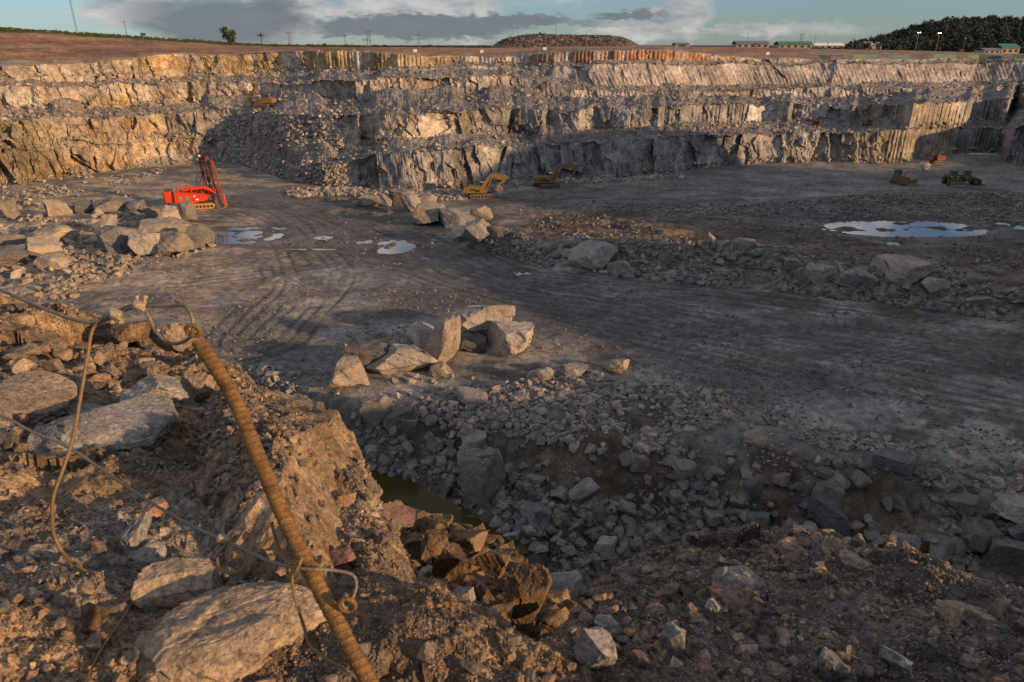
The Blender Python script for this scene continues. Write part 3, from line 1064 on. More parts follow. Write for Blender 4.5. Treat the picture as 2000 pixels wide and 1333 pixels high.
    C = np.clip(C, .012, .8)
    A = np.zeros(Y.shape + (1,))
    V = np.stack([X, Y, Z], -1).reshape(-1, 3)
    me = np_mesh('quarry_benches', V, grid_quads(Y.shape[0], nc))
    set_col(me, np.concatenate([C, A], -1).reshape(-1, 4))
    me.materials.append(MAT['wall'])
    o = link(bpy.data.objects.new('quarry_benches', me))
    o['kind'] = 'structure'
    return X, Y, Z, seg, tt, pxr


WX, WY, WZ, WSEG, WT, WPX = build_wall()

# unseen right-hand pit wall, its crest heights shaped to shade the pit
SHADE_RIM = [(4, -60, 31), (14, -30, 31), (30, -6, 28), (42, 16, 14), (55, 41, 11.5), (61, 48, 10.8), (67, 55, 15), (78, 67, 20.5), (84, 75, 19), (90, 82, 13.5), (97, 90, 13), (106, 101, 25), (117, 114, 33), (133, 133, 37), (145, 147, 36), (153, 156, 30), (158, 162, 13), (176, 182, 10), (200, 215, 14), (245, 270, 16), (300, 330, 20)]


def build_shade_rim():
    n = 260
    t = np.linspace(0, 1, n)
    P = np.array(SHADE_RIM)
    s = np.linspace(0, 1, len(P))
    cx, cy, cz = (np.interp(t, s, P[:, i]) for i in range(3))
    tx, ty = np.gradient(cx), np.gradient(cy)
    l = np.hypot(tx, ty); nx, ny = -ty / l, tx / l      # towards the pit
    rows = []
    prof = [(9, -38), (7.5, -24), (6, -16), (2, -15), (1, -8), (0, 0), (-4, .3), (-12, .6), (-30, 1), (-90, 1)]
    for k, (o, dz) in enumerate(prof):
        w = 1.2 * facet(t * 90, t * 0 + k * .7, 301, .7)
        z = np.where(dz < -20, -8.0, cz + dz + (.9 * facet(t * 120, t * 0 + k * .5, 305) + 1.5 * fbm(t * 30, t * 0 + 3, 307, 3)) * (dz > -1))
        rows.append(np.stack([cx + nx * (o + w), cy + ny * (o + w), z], -1))
    V = np.array(rows)
    me = np_mesh('unseen_shading_wall', V.reshape(-1, 3), grid_quads(len(prof), n))
    C = np.ones((V.shape[0] * n, 4)) * np.array([.25, .22, .20, 0])
    set_col(me, C)
    me.materials.append(MAT['wall'])
    o = link(bpy.data.objects.new('unseen_shading_wall', me))
    o['kind'] = 'structure'


build_shade_rim()

# ------------------------------------------------------------------ the ledge under the photographer
def ledge_base(x, y):
    s = .27 + .20 * sstep(-.5, .5, x)
    return ZC - 1.5 - s * (y - 1) + .02 * x * sstep(0, 1, x) + .15 * np.clip(-x - .15, 0, 4)


def ledge_hit_plane(px, py):
    q, e = pdir(px, py)
    y = 2.0
    for _ in range(60):
        z = float(ledge_base(np.array(q * y), np.array(y)))
        y = .5 * y + .5 * min(max((z - ZC) / e, .4), 18)
    return q * y, y


LEDGE = [ledge_hit_plane(*p) for p in [(-420, 560), (-200, 575), (0, 590), (100, 590), (200, 606), (300, 628), (380, 668), (430, 705), (480, 752), (555, 778), (640, 850), (680, 920), (700, 980),
         (730, 1050), (752, 1140), (800, 1165), (860, 1185), (920, 1220), (1000, 1278), (1060, 1300), (1120, 1250), (1200, 1168), (1280, 1114), (1400, 1086), (1540, 1060), (1640, 1090), (1700, 1113),
         (1850, 1162), (2000, 1192), (2300, 1240)]] + [(7, -1), (7, -4), (-16, -4), (-16, 4)]


HUMP = ledge_hit_plane(820, 1270)
MOUND = ledge_hit_plane(1540, 1085)


def step_z(x, y):
    return ZC - 4.35 - .42 * (y - 4) + .15 * fbm(x / .8, y / .8, 401, 3)


def at_plane(px, py, f):
    q, e = pdir(px, py)
    y = 5.0
    for _ in range(60):
        z = float(f(np.array(q * y), np.array(y)))
        y = .5 * y + .5 * min(max((z - ZC) / e, 1.5), 14)
    return q * y, y


STEP = [at_plane(a, b, step_z) for a, b in [(640, 1000), (735, 1005), (800, 1010), (850, 1040), (940, 1065), (1010, 1105), (1060, 1150), (1110, 1200), (1140, 1245), (1200, 1300), (1000, 1330), (700, 1300), (560, 1100)]]


def ledge_h(x, y):
    x = np.asarray(x, float); y = np.asarray(y, float)
    d = polydist(x, y, LEDGE + LEDGE[:1]) * np.where(inpoly(x, y, LEDGE), 1, -1)
    r = np.hypot(x, y)
    sc = np.clip(r / 3.0, .4, 2.0)
    d = d + .10 * sc * fbm(x / .5, y / .5, 411, 4) + .06 * sc + .05 * sstep(.1, .5, x)
    zb = ledge_base(x, y)
    b = .20 * fbm(x / 1.6, y / 1.6, 413, 3) * sc + .075 * fbm(x / .35, y / .35, 415, 5, .6) * np.minimum(sc, 1.3) + .075 * facet(x / .30, y / .30, 417, .7) * sstep(.35, .6, vnoise(x / .9, y / .9, 419)) * sc
    b += .026 * fbm(x / .08, y / .08, 421, 4, .6) + .020 * facet(x / .085, y / .085, 423, .7) + .008 * facet(x / .03, y / .03, 425, .7)
    b *= sstep(-.12, .06, d)
    hx, hy = HUMP
    b += .15 * np.exp(-(((x - MOUND[0]) / .7) ** 2 + ((y - MOUND[1]) / .5) ** 2))
    b += .13 * np.exp(-(((x - hx) / .30) ** 2 + ((y - hy) / .24) ** 2))
    # mound at the right
    z = zb + b
    edge = np.where(d < .16 * sc, -(.16 * sc - d) ** 2 / sc * 1.6, 0)
    edge = np.where(d < -.05, edge - 2.3 * (-d - .05), edge)
    z = z + edge
    # lower step with the tumbled orange rocks
    ds = polydist(x, y, STEP + STEP[:1]) * np.where(inpoly(x, y, STEP), 1, -1)
    zs = step_z(x, y) - .30 + .06 * facet(x / .35, y / .35, 431, .5) + .05 * fbm(x / .12, y / .12, 433, 4) - 2.0 * np.clip(-ds, 0, None)
    z = np.maximum(z, zs)
    return np.maximum(z, -8.0)


def build_ledge():
    nc, nr = 800, 440
    az = np.radians(np.linspace(-60, 58, nc))
    r = np.exp(np.linspace(math.log(.75), math.log(17), nr))
    A, RR = np.meshgrid(az, r)
    X = RR * np.sin(A); Y = RR * np.cos(A)
    Z = ledge_h(X, Y)
    n = fbm(X / .9, Y / .9, 441, 4); n2 = fbm(X / .25, Y / .25, 443, 4)
    C = mixc(np.array([.13, .092, .062]), np.array([.30, .205, .12]), sstep(-.4, .4, n2 + .3 * n))
    C = mixc(C, np.array([.27, .245, .225]), .7 * sstep(.22, .42, n))
    C = mixc(C, np.array([.24, .145, .07]), .7 * sstep(.15, .4, -n) * sstep(.6, -.3, X))
    C = mixc(C, mixc(np.array([.070, .060, .060]), np.array([.145, .125, .122]), sstep(-.3, .3, n2)), .85 * sstep(.0, .5, X))  # shade of the right mound put into a darker, duller ground colour
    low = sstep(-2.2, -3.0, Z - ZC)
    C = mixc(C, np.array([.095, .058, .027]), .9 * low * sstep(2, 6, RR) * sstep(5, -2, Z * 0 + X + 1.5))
    C = np.clip(C * .86 * (1 + .4 * fbm(X / .04, Y / .04, 445, 3))[..., None], .02, .7)
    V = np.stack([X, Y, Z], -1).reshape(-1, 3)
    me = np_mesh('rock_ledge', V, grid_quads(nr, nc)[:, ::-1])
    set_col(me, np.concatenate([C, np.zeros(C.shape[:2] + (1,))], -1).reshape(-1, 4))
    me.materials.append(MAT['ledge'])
    o = link(bpy.data.objects.new('rock_ledge', me))
    o['kind'] = 'structure'
    return az, np.log(r), Z


LEDGEG = build_ledge()


def ledge_z(x, y):
    az, lr, Z = LEDGEG
    return grid_sample(Z, (np.log(np.hypot(x, y)) - lr[0]) / (lr[1] - lr[0]), (np.arctan2(x, y) - az[0]) / (az[1] - az[0]))


LGY = .8 * (13 / .8) ** np.linspace(0, 1, 400)


def hit_step(px, py):
    x, y = at_plane(px, py, step_z)
    return Vector((x, y, float(step_z(np.array(x), np.array(y)))))


def on_ledge(px, py):
    return march(px, py, ledge_z, LGY)


def hit_ledge(px, py):
    return Vector(on_ledge(px, py)[0])


# ------------------------------------------------------------------ rocks
def rock_np(seed, sub=3, cuts=14, rough=.05, cmin=.36, cmax=.66, aspect=(1, 1, 1)):
    r = np.random.default_rng(seed)
    bm = bmesh.new()
    bmesh.ops.create_icosphere(bm, subdivisions=sub, radius=1)
    V = np.array([v.co[:] for v in bm.verts]); Fc = np.array([[v.index for v in f.verts] for f in bm.faces])
    bm.free()
    for _ in range(cuts):
        n = r.normal(size=3)
        if _ < 6 and cmin < .55:
            n = np.eye(3)[_ // 2] * (1 if _ % 2 else -1) + .28 * n
        n /= np.linalg.norm(n)
        d = r.uniform(cmin, cmax) * (1.0 if _ < 6 else 1.18)
        s = V @ n - d
        V -= np.clip(s, 0, None)[:, None] * n
    if rough > 0:
        V0 = V
        V = V * np.array(aspect)
        a = fbm(V[:, 0] * 3 + V[:, 2] * 2 + seed, V[:, 1] * 3 - V[:, 2] * 2.3, seed % 97, 5, .6)
        b = facet(V[:, 0] * 2.0 + V[:, 2] * 1.5, V[:, 1] * 2.0 - V[:, 2] * 1.7, seed % 89, .55) + .45 * facet(V[:, 0] * 5.1 + V[:, 2] * 3.7, V[:, 1] * 5.1 - V[:, 2] * 4.3, seed % 83, .6)
        V = V0 * (1 + rough * .8 * a + rough * 1.25 * b)[:, None]
    lo, hi = V.min(0), V.max(0)
    V = (V - (lo + hi) / 2) / (hi - lo)        # unit box
    return V, Fc


def rock_mesh(name, seed, mat, **kw):
    kw['cuts'] = kw.get('cuts', 14) + 4
    V, Fc = rock_np(seed, **kw)
    me = np_mesh(name, V, Fc)
    me.materials.append(mat)
    return me


def boulder(px, pyb, w, h, mat, label, seed, hit=hit_floor, depth=.85, rot=(0, 0, 0), name='boulder', sub=None, group=None, sink=.12, cuts=13, back=.35, cat='boulder', lift=0.0, p=None, rough=.09, soft=False):
    sub = sub or (5 if w > 78 else 4)
    if p is None:
        p = hit(px, pyb)
    dist = CP * p.y + -SP * (p.z - ZC)
    W = w * dist / F
    dv = math.atan2(ZC - p.z, math.hypot(p.x, p.y))
    D = W * depth
    Hh = max((h * dist / F - .30 * D * math.sin(dv)) / math.cos(dv), .25 * W)
    me = rock_mesh(name, seed, MAT[mat], sub=sub + soft, cuts=cuts, rough=rough, **(dict(cmin=.66, cmax=.86) if soft else {}))
    o = bpy.data.objects.new(name, me)
    hd = Vector((p.x, p.y, 0)).normalized()
    o.location = p + hd * (D * back) + Vector((0, 0, Hh * (.5 - sink) + lift * Hh))
    o.scale = (W * 1.04, D, Hh * (1 + sink))
    o.rotation_euler = (R(rot[0]), R(rot[1]), R(rot[2]) - math.atan2(hd.x, hd.y))
    link(o)
    tag(o, label, cat, group)
    return o


B_ = [
    # pile in the middle of the floor
    (678, 762, 84, 64, 'tan', 'tan wedge-shaped boulder at the left end of the central boulder pile', 11, dict(depth=.8, rot=(0, 0, 20), cuts=9)),
    (718, 726, 116, 64, 'dark', 'dark grey boulder behind the tan wedge in the central pile', 12, dict(depth=.7)),
    (788, 740, 124, 62, 'grey', 'big flat-topped grey block at the front of the central pile', 13, dict(depth=.8, rot=(0, 0, 28), cuts=8)),
    (836, 690, 80, 58, 'grey', 'grey boulder wedged behind the tall leaning slab', 14, dict(depth=.9)),
    (858, 738, 52, 32, 'tan', 'small orange-brown block under the foot of the leaning slab', 16, dict(depth=.9)),
    (955, 672, 108, 76, 'pale', 'pale roof-like boulder perched highest on the central pile', 17, dict(depth=.8, rot=(0, -10, 10), cuts=9, lift=.22)),
    (925, 690, 50, 40, 'dark', 'dark stone holding up the perched roof-like boulder', 171, dict(depth=.9)),
    (995, 700, 98, 66, 'pale', 'pale block at the right end of the central pile', 18, dict(depth=.9, cuts=9)),
    (1205, 732, 44, 34, 'tan', 'tan stone alone at the top of the rubble right of the central pile', 19, {}),
    (1055, 745, 52, 32, 'grey', 'grey angular stone just right of the central pile', 20, {}),
    (1122, 740, 56, 28, 'grey', 'flat bluish-grey stone between the central pile and the lone tan stone', 21, {}),
    (920, 792, 68, 32, 'grey', 'flat grey slab lying below the central pile', 22, {}),
    (690, 850, 0, 0, None, None, 0, None),
    (738, 835, 60, 62, 'dark', 'brown-grey boulder stuck in the trench bank under the tan wedge', 23, dict(depth=.6)),
    (782, 842, 62, 52, 'dark', 'sloping grey boulder in the trench bank below the front block', 24, dict(depth=.6)),
    (942, 985, 92, 104, 'dark', 'big dark boulder standing at the edge of the olive water', 25, dict(depth=.8, cuts=10)),
    (1045, 1032, 62, 46, 'grey', 'grey boulder right of the olive water', 26, {}),
    (1340, 872, 28, 40, 'grey', 'small upright grey block on the trench rim', 27, dict(depth=.8)),
    (1475, 872, 48, 28, 'tan', 'tan-tipped stone lying on the trench rim', 28, {}),
    (1742, 926, 78, 44, 'grey', 'big squared grey block on the trench rim towards the right', 29, dict(cuts=8)),
    (1612, 1042, 80, 86, 'dark', 'largest brown boulder bedded in the right trench bank', 30, dict(depth=.6, cuts=10)),
    (1960, 1028, 120, 60, 'grey', 'long grey boulder at the right edge on the trench bank', 31, dict(cuts=9)),
    (1900, 1080, 82, 62, 'dark', 'dark boulder below the long grey one at the right edge', 32, {}),
    (1958, 1138, 108, 96, 'dark', 'triangular dark boulder at the right edge behind the near mound', 33, dict(cuts=8)),
    (1890, 1170, 92, 66, 'dark', 'dark boulder half hidden by the near mound at the right', 34, {}),
    (1628, 958, 52, 34, 'grey', 'flat grey slab above the largest brown boulder of the bank', 35, {}),
    (1762, 1078, 52, 36, 'grey', 'light grey block between the brown boulder and the dark ones', 36, {}),
    (1180, 1090, 44, 34, 'grey', 'square grey stone low in the trench left of the near mound', 37, {}),
    (1100, 1180, 70, 50, 'grey', 'rounded grey stone deepest in the trench by the orange rocks', 38, {}),
    (1870, 1010, 60, 50, 'dark', 'dark round-backed stone in the bank left of the long grey boulder', 39, {}),
    # boulders by the red rig
    (236, 494, 86, 58, 'grey', 'rounded grey boulder at the left front of the heap by the red rig', 40, {}),
    (286, 502, 54, 54, 'grey', 'pointed grey boulder leaning between two larger ones in the rig heap', 41, dict(rot=(0, 14, 0))),
    (338, 502, 80, 52, 'tan', 'broad tan boulder at the front of the heap by the red rig', 42, dict(cuts=9)),
    (392, 486, 62, 46, 'tan', 'dark-and-tan boulder at the right front end of the rig heap', 43, {}),
    (322, 462, 96, 34, 'tan', 'long low tan boulder in the middle of the rig heap', 44, {}),
    (331, 447, 50, 46, 'tan', 'upright tan boulder at the back of the rig heap', 45, {}),
    (370, 434, 34, 42, 'tan', 'pinkish boulder standing right beside the rig tracks', 46, {}),
    (298, 430, 36, 34, 'tan', 'pointed tan stone at the back left of the rig heap', 47, {}),
    (217, 456, 28, 42, 'grey', 'thin tilted slab left of the rig heap', 48, dict(rot=(0, 25, 0), depth=.5)),
    (230, 412, 74, 30, 'dark', 'long dark boulder left of the red rig', 49, {}),
    (268, 412, 40, 24, 'dark', 'smaller dark boulder next to the long dark one', 50, {}),
    (165, 420, 36, 34, 'dark', 'blocky dark boulder in the left rubble behind the slab', 51, {}),
    (118, 425, 44, 38, 'tan', 'grey-brown boulder in the left rubble below the wall', 52, {}),
    (112, 476, 80, 36, 'tan', 'broad tan boulder in the left rubble', 53, {}),
    (92, 510, 62, 48, 'tan', 'tan boulder in front of the broad one in the left rubble', 54, {}),
    (108, 528, 60, 30, 'tan', 'low pale boulder at the foot of the left rubble boulders', 55, {}),
    (18, 496, 64, 42, 'tan', 'tan boulder at the left edge of the frame', 56, {}),
    (10, 524, 90, 44, 'dark', 'dark boulder under the tan one at the left edge', 57, {}),
    (22, 428, 36, 40, 'tan', 'tan pyramid-shaped stone near the left edge', 58, {}),
    # row beside the wet road
    (722, 403, 50, 26, 'tan', 'tan boulder at the far left start of the boulder row', 60, {}),
    (752, 404, 32, 30, 'grey', 'grey boulder second in the boulder row', 61, {}),
    (782, 402, 42, 34, 'dark', 'dark boulder with lit top in the boulder row', 62, {}),
    (806, 414, 42, 40, 'pale', 'pale split boulder in the boulder row behind the long grey ones', 63, {}),
    (834, 404, 40, 28, 'pale', 'pinkish round boulder at the back of the boulder row', 64, {}),
    (840, 442, 68, 46, 'tan', 'brown-and-tan boulder with dripping pale top in the row', 65, {}),
    (893, 446, 70, 42, 'grey', 'long blue-grey boulder in the boulder row', 66, {}),
    (940, 434, 46, 34, 'tan', 'tan boulder behind the long blue-grey one', 67, {}),
    (908, 468, 52, 30, 'pale', 'low pinkish boulder in front of the long blue-grey one', 68, {}),
    (930, 478, 76, 50, 'grey', 'big grey boulder with cracked right end closing the row', 69, dict(rot=(0, -15, 0))),
    # berm
    (1156, 528, 98, 60, 'pale', 'big rounded boulder with sunlit top beside the road bend', 70, dict(cuts=5, rough=.07, soft=True)),
    (1210, 535, 50, 28, 'grey', 'grey stone right of the big rounded boulder', 71, {}),
    (1390, 482, 22, 30, 'pale', 'small upright sunlit stone on top of the berm', 72, dict(depth=.6)),
    (1452, 492, 44, 28, 'tan', 'blocky tan stone on the berm right of the upright one', 73, {}),
    (1594, 556, 64, 46, 'tan', 'brown boulder with a pale right edge on the berm', 74, dict(cuts=9)),
    (1562, 556, 26, 36, 'tan', 'thin sunlit stone left of the brown berm boulder', 75, dict(depth=.5)),
    (1664, 566, 88, 44, 'grey', 'low grey boulder left of the largest pale one', 76, {}),
    (1752, 560, 108, 62, 'pale', 'largest pale dome-shaped boulder on the berm', 77, dict(cuts=5, rough=.07, soft=True, depth=.7)),
    (1826, 576, 56, 34, 'grey', 'grey boulder right of the pale dome-shaped one', 78, {}),
    (1542, 532, 36, 30, 'grey', 'grey-blue rounded stone on the berm', 79, {}),
    (1908, 602, 48, 28, 'grey', 'blue-grey stone at the right end of the berm', 80, {}),
    (1905, 555, 38, 22, 'tan', 'small pointed tan stone on the right part of the berm', 81, {}),
    (1800, 334, 26, 18, 'pale', 'pale bluish block on the far floor beside the loaders', 82, {}),
]
for (px, py, w, h, mt, lab, sd, kw) in B_:
    if mt:
        boulder(px, py, w, h, mt, lab, sd, **kw)

# the tall leaning slab of the central pile
p = hit_floor(868, 712)
o = boulder(868, 712, 66, 112, 'tan', 'tall leaning slab rising to a point in the central pile', 15, depth=1.3, rot=(0, 20, -38), cuts=10, p=p, sink=.1)

# foreground rocks on the ledge
FG = [
    (350, 1188, 136, 74, 'fore', 'angular brown rock with flat sunlit top near the bottom left', 201, hit_ledge, dict(depth=.7, cuts=10, rot=(0, 12, -12))),
    (277, 1072, 92, 52, 'foregrey', 'long narrow flat stone pointing up on the near ledge', 202, hit_ledge, dict(depth=.42, cuts=9, rot=(0, -32, 38), sink=.02)),
    (195, 1232, 52, 62, 'soil', 'small triangular orange stone standing at the bottom left', 203, hit_ledge, dict(depth=.5, cuts=6)),
    (310, 812, 130, 74, 'foregrey', 'dark squared block in the hollow of the near ledge', 204, hit_ledge, dict(cuts=9, rot=(0, 14, 20))),
    (215, 868, 260, 76, 'foregrey', 'broad pale rounded slab bulging from the near ledge', 205, hit_ledge, dict(depth=.8, cuts=4, rough=.08, sink=.35, soft=True, lift=-.18)),
    (35, 820, 220, 96, 'fore', 'big pale brown rock at the left edge of the near ledge', 206, hit_ledge, dict(depth=.9, cuts=4, rough=.08, sink=.3, soft=True, lift=-.15)),
    (440, 1310, 430, 66, 'fore', 'long low rock hump along the bottom of the near ledge left of the bar', 261, hit_ledge, dict(depth=.6, cuts=4, rough=.08, sink=.62, soft=True, lift=-.16)),
    (395, 790, 58, 62, 'fore', 'broken brown rock behind the dark squared block', 207, hit_ledge, {}),
    (355, 690, 60, 62, 'fore', 'grey-brown stone on the skyline of the ledge under the cable loop', 208, hit_ledge, {}),
    (265, 672, 76, 46, 'soil', 'orange-brown wedge of rock behind the cable clamps', 209, hit_ledge, dict(depth=.7)),
    (660, 1112, 70, 34, 'red', 'reddish rock right of the bar at the foot of the big boulder', 210, hit_ledge, dict(cuts=10)),
    (105, 690, 50, 26, 'fore', 'tan stone near the left edge of the ledge top', 211, hit_ledge, {}),
    (50, 700, 60, 22, 'fore', 'flat tan stone left of the hanging cable tail', 212, hit_ledge, {}),
    (300, 1110, 60, 36, 'foregrey', 'dark stone just above the angular brown rock', 213, hit_ledge, {}),
    (300, 1012, 60, 30, 'red', 'reddish-grey stone at the upper end of the long narrow stone', 214, hit_ledge, {}),
    (170, 830, 80, 36, 'foregrey', 'grey flake leaning over the broad pale slab', 215, hit_ledge, {}),
    (1160, 1318, 84, 84, 'foregrey', 'bluish-grey block at the bottom centre of the near mound', 220, hit_ledge, dict(cuts=9)),
    (1310, 1282, 48, 54, 'foregrey', 'dark bluish stone right of the bottom centre block', 221, hit_ledge, {}),
    (1540, 1088, 56, 34, 'fore', 'wedge stone on the very top of the near mound', 222, hit_ledge, dict(sink=.2)),
    (1665, 1112, 60, 30, 'fore', 'dark stone on the right shoulder of the near mound', 223, hit_ledge, {}),
    (1425, 1190, 84, 26, 'red', 'reddish slab lying across the near mound', 224, hit_ledge, {}),
    (1745, 1305, 60, 28, 'foregrey', 'flat grey stone low on the near mound at the right', 225, hit_ledge, {}),
    (1620, 1330, 56, 50, 'foregrey', 'bluish stone cut by the bottom edge on the near mound', 226, hit_ledge, {}),
    (1450, 1150, 120, 40, 'foregrey', 'pale whitish rock face bedded in the top of the near mound', 263, hit_ledge, dict(depth=.8, cuts=4, rough=.09, sink=.62, soft=True, lift=-.44)),
    (1890, 1215, 120, 40, 'fore', 'pale rock face bedded in the right flank of the near mound', 264, hit_ledge, dict(depth=.8, cuts=4, rough=.09, sink=.62, soft=True, lift=-.42)),
    (1390, 1210, 34, 34, 'foregrey', 'small grey stone below the reddish slab', 227, hit_ledge, {}),
    (1185, 1240, 52, 26, 'foregrey', 'flat grey stone above the bluish bottom block', 228, hit_ledge, {}),
    # tumbled rocks on the lower step
    (778, 1030, 90, 36, 'red', 'flat reddish slab topmost of the orange rocks by the water', 230, hit_step, dict(rot=(0, 14, 0))),
    (810, 1095, 62, 62, 'soil', 'pointed brown rock at the left of the orange rocks', 231, hit_step, dict(cuts=8)),
    (858, 1078, 60, 46, 'soil', 'leaning slab between the pointed rock and the crusted one', 232, hit_step, dict(cuts=8, rot=(0, 20, 0))),
    (880, 1140, 86, 84, 'soil', 'earth-crusted rock in the middle of the orange rocks', 233, hit_step, dict(cuts=8)),
    (925, 1082, 82, 52, 'soil', 'brown rounded rock at the back of the orange rocks', 234, hit_step, {}),
    (965, 1132, 92, 58, 'soil', 'flat-topped orange slab overhanging to the right', 235, hit_step, dict(cuts=8, lift=.2)),
    (1030, 1205, 118, 96, 'soil', 'largest earth-crusted rock at the right of the orange rocks', 236, hit_step, dict(cuts=8)),
    (970, 1232, 96, 52, 'fore', 'pale brown rock at the front right of the orange rocks', 237, hit_step, {}),
    (908, 1196, 64, 62, 'foregrey', 'grey wedge at the front of the orange rocks', 238, hit_step, dict(cuts=7)),
    (838, 1182, 110, 50, 'soil', 'long brown rock at the front left of the orange rocks', 239, hit_step, {}),
    (835, 1130, 40, 24, 'foregrey', 'thin dark flake among the orange rocks', 240, hit_step, {}),
    (1085, 1235, 80, 40, 'soil', 'low brown rock at the foot of the near mound', 241, hit_step, {}),
    (935, 1172, 40, 46, 'red', 'small reddish block behind the grey wedge', 242, hit_step, {}),
]
for (px, py, w, h, mt, lab, sd, ht, kw) in FG:
    if ht is hit_step:
        kw = dict(kw, rough=.10, cuts=kw.get('cuts', 12))
        w, h = w * .80, h * .80
        mt = 'soil' if mt == 'fore' else mt
    boulder(px, py, w, h, mt, lab, sd, hit=ht, name='rock' if w < 90 else 'boulder', cat='rock', **kw)

# the great boulder at the ledge's edge: long, running from (560,770) to (750,1150)
pa, pb = hit_ledge(560, 800), hit_ledge(735, 1150)
me = rock_mesh('boulder', 251, MAT['outcrop'], sub=6, cuts=8, rough=.06, cmin=.66, cmax=.86, aspect=(2.9, 1.15, 1.15))
o = bpy.data.objects.new('boulder', me)
ax = (pb - pa)
o.location = (pa + pb) / 2 + Vector((-.16, -.06, -.20))
o.scale = (ax.length * 1.16, .92, 1.02)
o.rotation_euler = (R(-8), -math.asin(ax.z / ax.length) * .9, math.atan2(ax.y, ax.x))
link(o)
BIGROCK = o
tag(o, 'great brown boulder forming the right edge of the near ledge beside the bar', 'boulder')

# medium rocks: alike, in groups; copies share mesh data
RM = {}
for mt in ('rubble', 'talus', 'tan', 'pebble', 'dark'):
    RM[mt] = [rock_mesh('rock', 500 + 13 * k, MAT[mt], sub=3, cuts=12, rough=.05) for k in range(7)]


def inq(poly, n, zfun, rg):
    xs = [p[0] for p in poly]; ys = [p[1] for p in poly]
    out = []
    while len(out) < n:
        a = rg.uniform(min(xs), max(xs), 4 * n); b = rg.uniform(min(ys), max(ys), 4 * n)
        m = inpoly(a, b, poly)
        out += list(zip(a[m], b[m]))
    return out[:n]


def scatter_things(poly, n, smin, smax, mt, label, group, seed):
    rg = np.random.default_rng(seed)
    pts = np.array(inq(poly, n, None, rg))
    for p in on_floor(pts[:, 0], pts[:, 1]):
        p = Vector(p)
        s = smin * (smax / smin) ** (rg.random() ** 2.2)
        o = bpy.data.objects.new('rock', RM[mt][int(rg.integers(7))])
        o.scale = (s * rg.uniform(.8, 1.3), s * rg.uniform(.7, 1.1), s * rg.uniform(.55, .9))
        o.location = p + Vector((0, 0, o.scale[2] * .25))
        o.rotation_euler = (rg.uniform(-.5, .5), rg.uniform(-.5, .5), rg.uniform(0, 6.28))
        link(o)
        tag(o, label, 'rock', group)


scatter_things([(690, 800), (1000, 830), (1250, 880), (1250, 1000), (1180, 1100), (1060, 1080), (1000, 980), (900, 900), (700, 900)], 62, .7, 2.2, 'rubble',
               'grey angular rock in the shaded trench bank above the olive water', 'rocks in the trench bank by the water', 1)
scatter_things([(1250, 890), (1600, 915), (2000, 960), (2000, 1160), (1850, 1130), (1700, 1090), (1500, 1040), (1300, 1060)], 72, .7, 2.3, 'rubble',
               'grey angular rock in the shaded trench bank behind the near mound', 'rocks in the right trench bank', 2)
scatter_things([(1000, 500), (1200, 500), (1400, 490), (1600, 540), (1800, 560), (2000, 590), (2000, 615), (1800, 595), (1600, 572), (1400, 545), (1200, 540), (1000, 505)], 60, .7, 1.9, 'rubble',
               'grey stone in the rubble berm along the haul road', 'stones of the berm', 3)
scatter_things([(0, 380), (120, 385), (200, 400), (200, 460), (150, 520), (100, 560), (0, 560)], 44, .7, 2.2, 'tan',
               'tan stone in the sunlit rubble at the foot of the left wall', 'stones of the left rubble', 4)
scatter_things([(1040, 735), (1200, 740), (1350, 760), (1420, 800), (1300, 830), (1150, 815), (1000, 790)], 40, .5, 1.3, 'talus',
               'grey stone in the rubble heap right of the central boulder pile', 'stones of the central rubble heap', 5)

# ------------------------------------------------------------------ loose rubble and gravel: one object each
SRC = {}


def src_col(mt):
    if mt not in SRC:
        c = bpy.data.collections.new('stone_shapes_' + mt)
        for k in range(8):
            me = rock_mesh('stone', 900 + 7 * k, MAT[mt], sub=2, cuts=10, rough=.04)
            c.objects.link(bpy.data.objects.new('stone', me))
        SRC[mt] = c
    return SRC[mt]


def gn_tree(mt):
    ng = bpy.data.node_groups.new('scatter_' + mt, 'GeometryNodeTree')
    ng.interface.new_socket('Geometry', in_out='INPUT', socket_type='NodeSocketGeometry')
    ng.interface.new_socket('Geometry', in_out='OUTPUT', socket_type='NodeSocketGeometry')
    N, L = ng.nodes, ng.links
    gi, go = N.new('NodeGroupInput'), N.new('NodeGroupOutput')
    ip = N.new('GeometryNodeInstanceOnPoints')
    ci = N.new('GeometryNodeCollectionInfo')
    ci.inputs['Collection'].default_value = src_col(mt)
    ci.inputs['Separate Children'].default_value = True
    ci.inputs['Reset Children'].default_value = True
    L.new(gi.outputs[0], ip.inputs['Points'])
    L.new(ci.outputs[0], ip.inputs['Instance'])
    ip.inputs['Pick Instance'].default_value = True
    for nm, ty, sock in (('idx', 'INT', 'Instance Index'), ('rot', 'FLOAT_VECTOR', 'Rotation'), ('siz', 'FLOAT_VECTOR', 'Scale')):
        a = N.new('GeometryNodeInputNamedAttribute')
        a.data_type = ty
        a.inputs['Name'].default_value = nm
        L.new(a.outputs['Attribute'], ip.inputs[sock])
    L.new(ip.outputs[0], go.inputs[0])
    return ng


GN = {}


